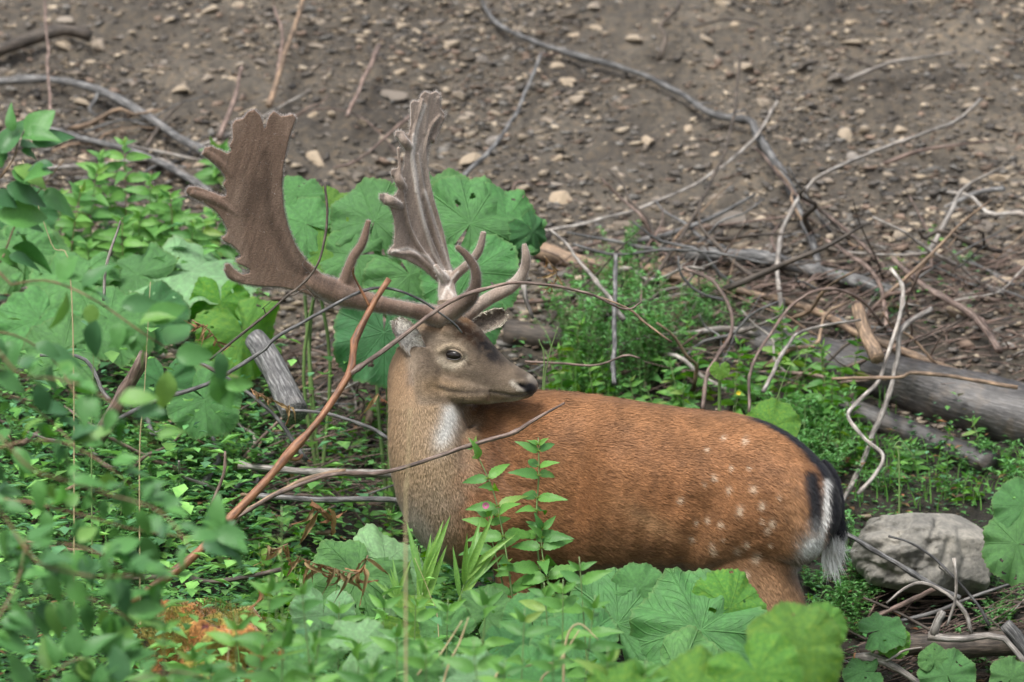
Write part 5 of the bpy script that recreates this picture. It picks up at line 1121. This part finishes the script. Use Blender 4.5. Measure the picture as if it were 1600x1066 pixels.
# ---- withered fern and dead leaves
def crinkled(seed):
    r = np.random.default_rng(seed); V = []; F = []
    for i in range(9):
        x = i / 8
        for j in (-1, 0, 1): V.append((x + r.normal(0, .02), j * .09 * math.sin(math.pi * min(x + .06, 1)) * r.uniform(.6, 1.2), -.9 * x ** 3 + .25 * math.sin(x * 5 + seed) * x + .15 * abs(j) * r.uniform(.3, 1.6)))
    for i in range(8):
        for j in range(2): q = i * 3 + j; F.append((q, q + 1, q + 4, q + 3))
    return newmesh('dead_leaf', V, F, M['dry'])
dl = [crinkled(k) for k in range(6)]
def frond(label, pts, Yq, n, L, cat='dead fern', down=1.0):
    b = at(*pts[0], Yq); root = empty('withered_frond', b); tag(root, label, cat); P = [at(x, y, Yq) for x, y in pts]; _, S = stem_obj('stalk', P, .0018, .0008, 'redstem', root, b, 20)
    for k in range(n):
        i = int(k / n * 18) + 1; o = link('dead_leaf', random.choice(dl), root); d = nrm([random.gauss(0, .6), random.gauss(0, .5), -down * random.uniform(.4, 1)]); place(o, S[i], d, [random.gauss(0, .6), -1, 0], L * random.uniform(.6, 1.2), b)
frond('withered tan fern hanging over the pale leaf in the left foreground', [(575, 868), (560, 895), (525, 890), (490, 880), (462, 868)], -.7, 26, .062)
frond('second bit of the withered fern hanging at its left', [(450, 850), (430, 858), (415, 852)], -.68, 9, .05)
frond('dark red dead leaves hanging from a twig left of the chest', [(486, 780), (500, 800), (522, 790)], -.45, 5, .085)
frond('rusty dead leaves low in the hollow behind the orange branch', [(395, 610), (425, 625), (462, 640)], .2, 14, .045)
frond('single orange dead leaf hanging left of the neck', [(590, 615), (595, 622), (596, 628)], .1, 2, .065)
frond('single rusty dead leaf hanging in the lower left beside the moss', [(405, 915), (403, 920), (404, 925)], -.9, 2, .07)
frond('reddish dead leaves caught among the sticks above the hollow', [(300, 500), (330, 520), (352, 560)], .35, 12, .045)
frond('brown dead leaves lying by the right of the butterbur group', [(850, 400), (870, 430), (850, 460)], .9, 10, .04)
# ---- moss mound
def moss_col(v):
    q = v * 9; a = fbm(q[:, 0], q[:, 2] + q[:, 1], 1.6, 3)[:, None]; b = fbm(q[:, 0] + 40, q[:, 2], 2.2, 3)[:, None]
    return np.clip(np.where(a > .05, np.array([[.24, .11, .035]]), np.array([[.19, .155, .035]])) * (1 + .9 * b) + np.where(b < -.28, -.1, 0), .02, .6)
mc = at(322, 1050, -.75); tag(link('moss_cushion', lump_mesh('moss_cushion', M['moss'], mc, .21, .18, .15, 8, 90, .45, col_fn=moss_col, f=2.2), None, mc), 'rusty orange and yellow moss cushion on the ground at the lower left', 'moss')
vm = []; mo = MB(); rm = np.random.default_rng(4)
for k in range(5200):
    d = rm.normal(size=3); d[1] = -abs(d[1]) ; d[2] = abs(d[2]) if rm.random() < .8 else d[2]; d = nrm(d); p = mc + d * np.array([.21, .18, .17]) * rm.uniform(.90, 1.08); t = nrm(d + rm.normal(0, .5, 3)); s = nrm(np.cross(t, [0, 1, .3])) * .0016
    c_ = moss_col(p[None])[0] * rm.uniform(.7, 1.5); mo.add([p - s, p + s, p + t * rm.uniform(.005, .012)], [(0, 1, 2)], col=np.clip(c_, 0, .7))
tag(link('moss_sprigs', mo.mesh('moss_sprigs', M['cover'], smooth=False)), 'fine moss sprigs covering the rusty cushion', 'moss', kind='stuff')
# ---- ground cover and grass (nobody could count them)
def cover(n, fy, name, label, size, seed, palette, tall=.09):
    r = np.random.default_rng(seed); x = r.uniform(-1.9, 1.9, n); y = r.uniform(-1.9, 2.2, n); k = fy(x, y, r); x, y = x[k], y[k]; n = len(x); z = hgt(x, y) + r.uniform(0, 1, n) ** 1.7 * tall * (1 + 1.5 * np.clip(fbm(x, y, 4, 2), -.5, .5))
    a = r.uniform(0, 6.28, n); d = np.c_[np.cos(a), np.sin(a), r.uniform(-.3, .6, n)]; d /= np.linalg.norm(d, axis=1)[:, None]; s = np.cross(d, [0, 0, 1]); s /= np.linalg.norm(s, axis=1)[:, None]; u = np.cross(s, d)
    L = (size * r.uniform(.5, 1.5, n))[:, None]; p = np.c_[x, y, z]
    VV = np.stack([p, p + d * L * .5 + s * L * .3 + u * L * .08, p + d * L - u * L * .1, p + d * L * .5 - s * L * .3 + u * L * .08], 1).reshape(-1, 3)
    kk = np.arange(n)[:, None] * 4; FF = np.concatenate([kk + [[0, 1, 2]], kk + [[0, 2, 3]]])
    c = np.array(palette)[r.integers(0, len(palette), n)] * r.uniform(.6, 1.4, n)[:, None]
    tag(link(name, newmesh(name, VV, FF, M['cover'], False, {'col': np.repeat(c, 4, 0)})), label, name.replace('_', ' '), kind='stuff')
def zone(x, y, r):
    px, py = proj(np.c_[x, y, hgt(x, y)]); nz = fbm(x, y, 2.6, 3) + r.uniform(-.3, .3, len(x))
    left = (px < 430) & (py > 620) & (nz > -.35); hol = (px >= 430) & (px < 700) & (py > 640) & (nz > .05); low = (py > 900) & (px < 1300) & (nz > -.5)
    mid = (px > 800) & (px < 1330) & (py > 520) & (nz > .02); right = (px > 1180) & (py > 690) & (nz > -.05); foot = (px < 420) & (py > 330) & (py <= 620) & (nz > -.1); up = (px > 820) & (py > 420) & (py <= 520) & (nz > .35)
    return left | hol | low | mid | right | foot | up
cover(62000, zone, 'ground_cover', 'dense low ground cover of small leaves around and behind the deer', .019, 3, [(.055, .17, .05), (.085, .24, .06), (.04, .12, .045), (.11, .27, .07), (.07, .17, .09)])
def zleft(x, y, r):
    px, py = proj(np.c_[x, y, hgt(x, y)]); nz = fbm(x, y, 3.2, 3) + r.uniform(-.25, .25, len(x)); return ((px < 430) & (py > 600) & (nz > -.4)) | ((px < 720) & (py > 830) & (nz > -.3)) | ((px > 380) & (px < 900) & (py > 960) & (nz > -.1))
cover(16000, zleft, 'broad_undergrowth', 'larger bright leaves mixed into the undergrowth at the lower left', .05, 33, [(.12, .30, .07), (.17, .37, .09), (.09, .23, .10)], .36)
cover(60000, zleft, 'undergrowth', 'loose tangle of small bright leaves filling the lower left', .026, 31, [(.08, .23, .07), (.12, .30, .08), (.06, .18, .08), (.15, .33, .10)], .26)
cover(9000, zone, 'leaf_litter', 'brown leaf litter on the ground between the plants', .026, 4, [(.14, .075, .04), (.20, .12, .06), (.09, .06, .045), (.24, .10, .05)])
gb = MB(); rg = np.random.default_rng(12)
def blades(n, xr, yr, h, colr, Yq=None):
    for k in range(n):
        px, py = rg.uniform(*xr), rg.uniform(*yr); p = gpt(px, py) if Yq is None else at(px, py, rg.uniform(*Yq))
        if Yq is not None: p[2] = hgt(p[0], p[1])
        H = rg.uniform(*h); ben = rg.normal(0, .35, 2); wd = rg.uniform(.0012, .003); s = np.array([wd, 0, 0]); c_ = np.array(colr) * rg.uniform(.7, 1.3); V_ = []
        for q in np.linspace(0, 1, 6): pt = p + np.array([ben[0] * q * q, ben[1] * q * q * .5, q - .35 * q * q * np.hypot(*ben)]) * H; V_ += [pt - s * (1 - q * .9), pt + s * (1 - q * .9)]
        gb.add(V_, [(2 * i, 2 * i + 1, 2 * i + 3, 2 * i + 2) for i in range(5)], col=c_)
blades(200, (1150, 1400), (600, 800), (.05, .12), (.10, .26, .05)); blades(60, (860, 960), (560, 660), (.1, .2), (.12, .28, .06)); blades(200, (0, 430), (650, 950), (.05, .14), (.10, .24, .06)); blades(70, (1400, 1600), (720, 800), (.04, .09), (.11, .26, .05))
blades(150, (380, 900), (900, 1060), (.2, .45), (.12, .26, .07), (-1.3, -.5)); blades(70, (100, 420), (400, 560), (.06, .14), (.10, .22, .06))
tag(link('grass', gb.mesh('grass', M['cover'])), 'scattered thin green grass blades between the herbs', 'grass', kind='stuff')
# tall dry grass culms, few and separate
def culm(label, pts, Yq, w_=.0022, mat='straw'):
    P = [at(x, y, Yq) for x, y in pts]; g0 = P[0].copy(); g0[2] = min(g0[2], hgt(g0[0], g0[1])); P = [g0] + P; S = spline(P, 22); v, f, gr = tube(S, np.linspace(w_, w_ * .35, 22), 6, .05); tag(link('grass_culm', newmesh('grass_culm', v - P[0], f, M[mat], True, {'grain': gr}), None, P[0]), label, 'grass stalk')
culm('pale straw stalk standing in front of the neck of the deer', [(634, 820), (636, 760), (641, 638)], -3.2, .0026)
culm('thin straw stalk leaning at the upper left edge', [(112, 460), (80, 380), (35, 250)], -.9, .002); culm('thin straw stalk standing left of the oval leaves', [(218, 720), (225, 620), (235, 440)], -.8, .002)
culm('green stalk standing in front of the pinkish snag', [(143, 700), (145, 600), (147, 520)], -.6, .0025, 'stem'); culm('white rib like stalk rising through the pale leaf below the chest', [(685, 985), (672, 930), (648, 872)], -.72, .0016)
for k, (pts, lb) in enumerate([([(640, 1090), (690, 1020), (722, 970)], 'leftmost blurred straw blade at the bottom'), ([(690, 1090), (720, 1000), (732, 965)], 'second blurred straw blade at the bottom'), ([(840, 1090), (870, 1040), (905, 985)], 'blurred straw blade leaning right at the bottom, below the herbs'), ([(770, 1080), (800, 1050), (850, 1035), (870, 1040)], 'arched blurred straw blade at the bottom'), ([(880, 1080), (885, 1000), (905, 975), (935, 1000)], 'looped orange blade under the left foreground butterbur leaf'), ([(350, 1080), (356, 1030), (358, 985)], 'short pale stalk in front of the moss cushion')]):
    culm(lb, pts, -1.8, .004 if k < 5 else .0025)
culm('yellow green grass stem left of the bushy herbs, pointing up left', [(848, 640), (850, 560), (842, 530)], .5, .003, 'stem'); culm('yellow green grass stem left of the bushy herbs, pointing up right', [(850, 640), (856, 565), (872, 510)], .52, .003, 'stem')
culm('tall arching grass blade behind the rump', [(1190, 690), (1215, 620), (1235, 570), (1262, 545)], .7, .002, 'stem'); culm('bent bright grass blade by the second log', [(1405, 725), (1398, 700), (1408, 690), (1430, 715)], .6, .003, 'stem'); culm('thin stem bearing the yellow flower over the back', [(1145, 660), (1150, 635), (1154, 615)], .7, .001, 'stem')
yf = MB()
for k in range(6): a = k * 1.05; yf.add([(0, 0, 0), (math.cos(a) * .007, -.002, math.sin(a) * .006), (math.cos(a + .8) * .007, -.002, math.sin(a + .8) * .006)], [(0, 1, 2)], col=(.7, .5, .02))
tag(link('flower', yf.mesh('flower', M['cover']), None, at(1154, 614, .7)), 'tiny yellow flower above the back of the deer', 'flower')
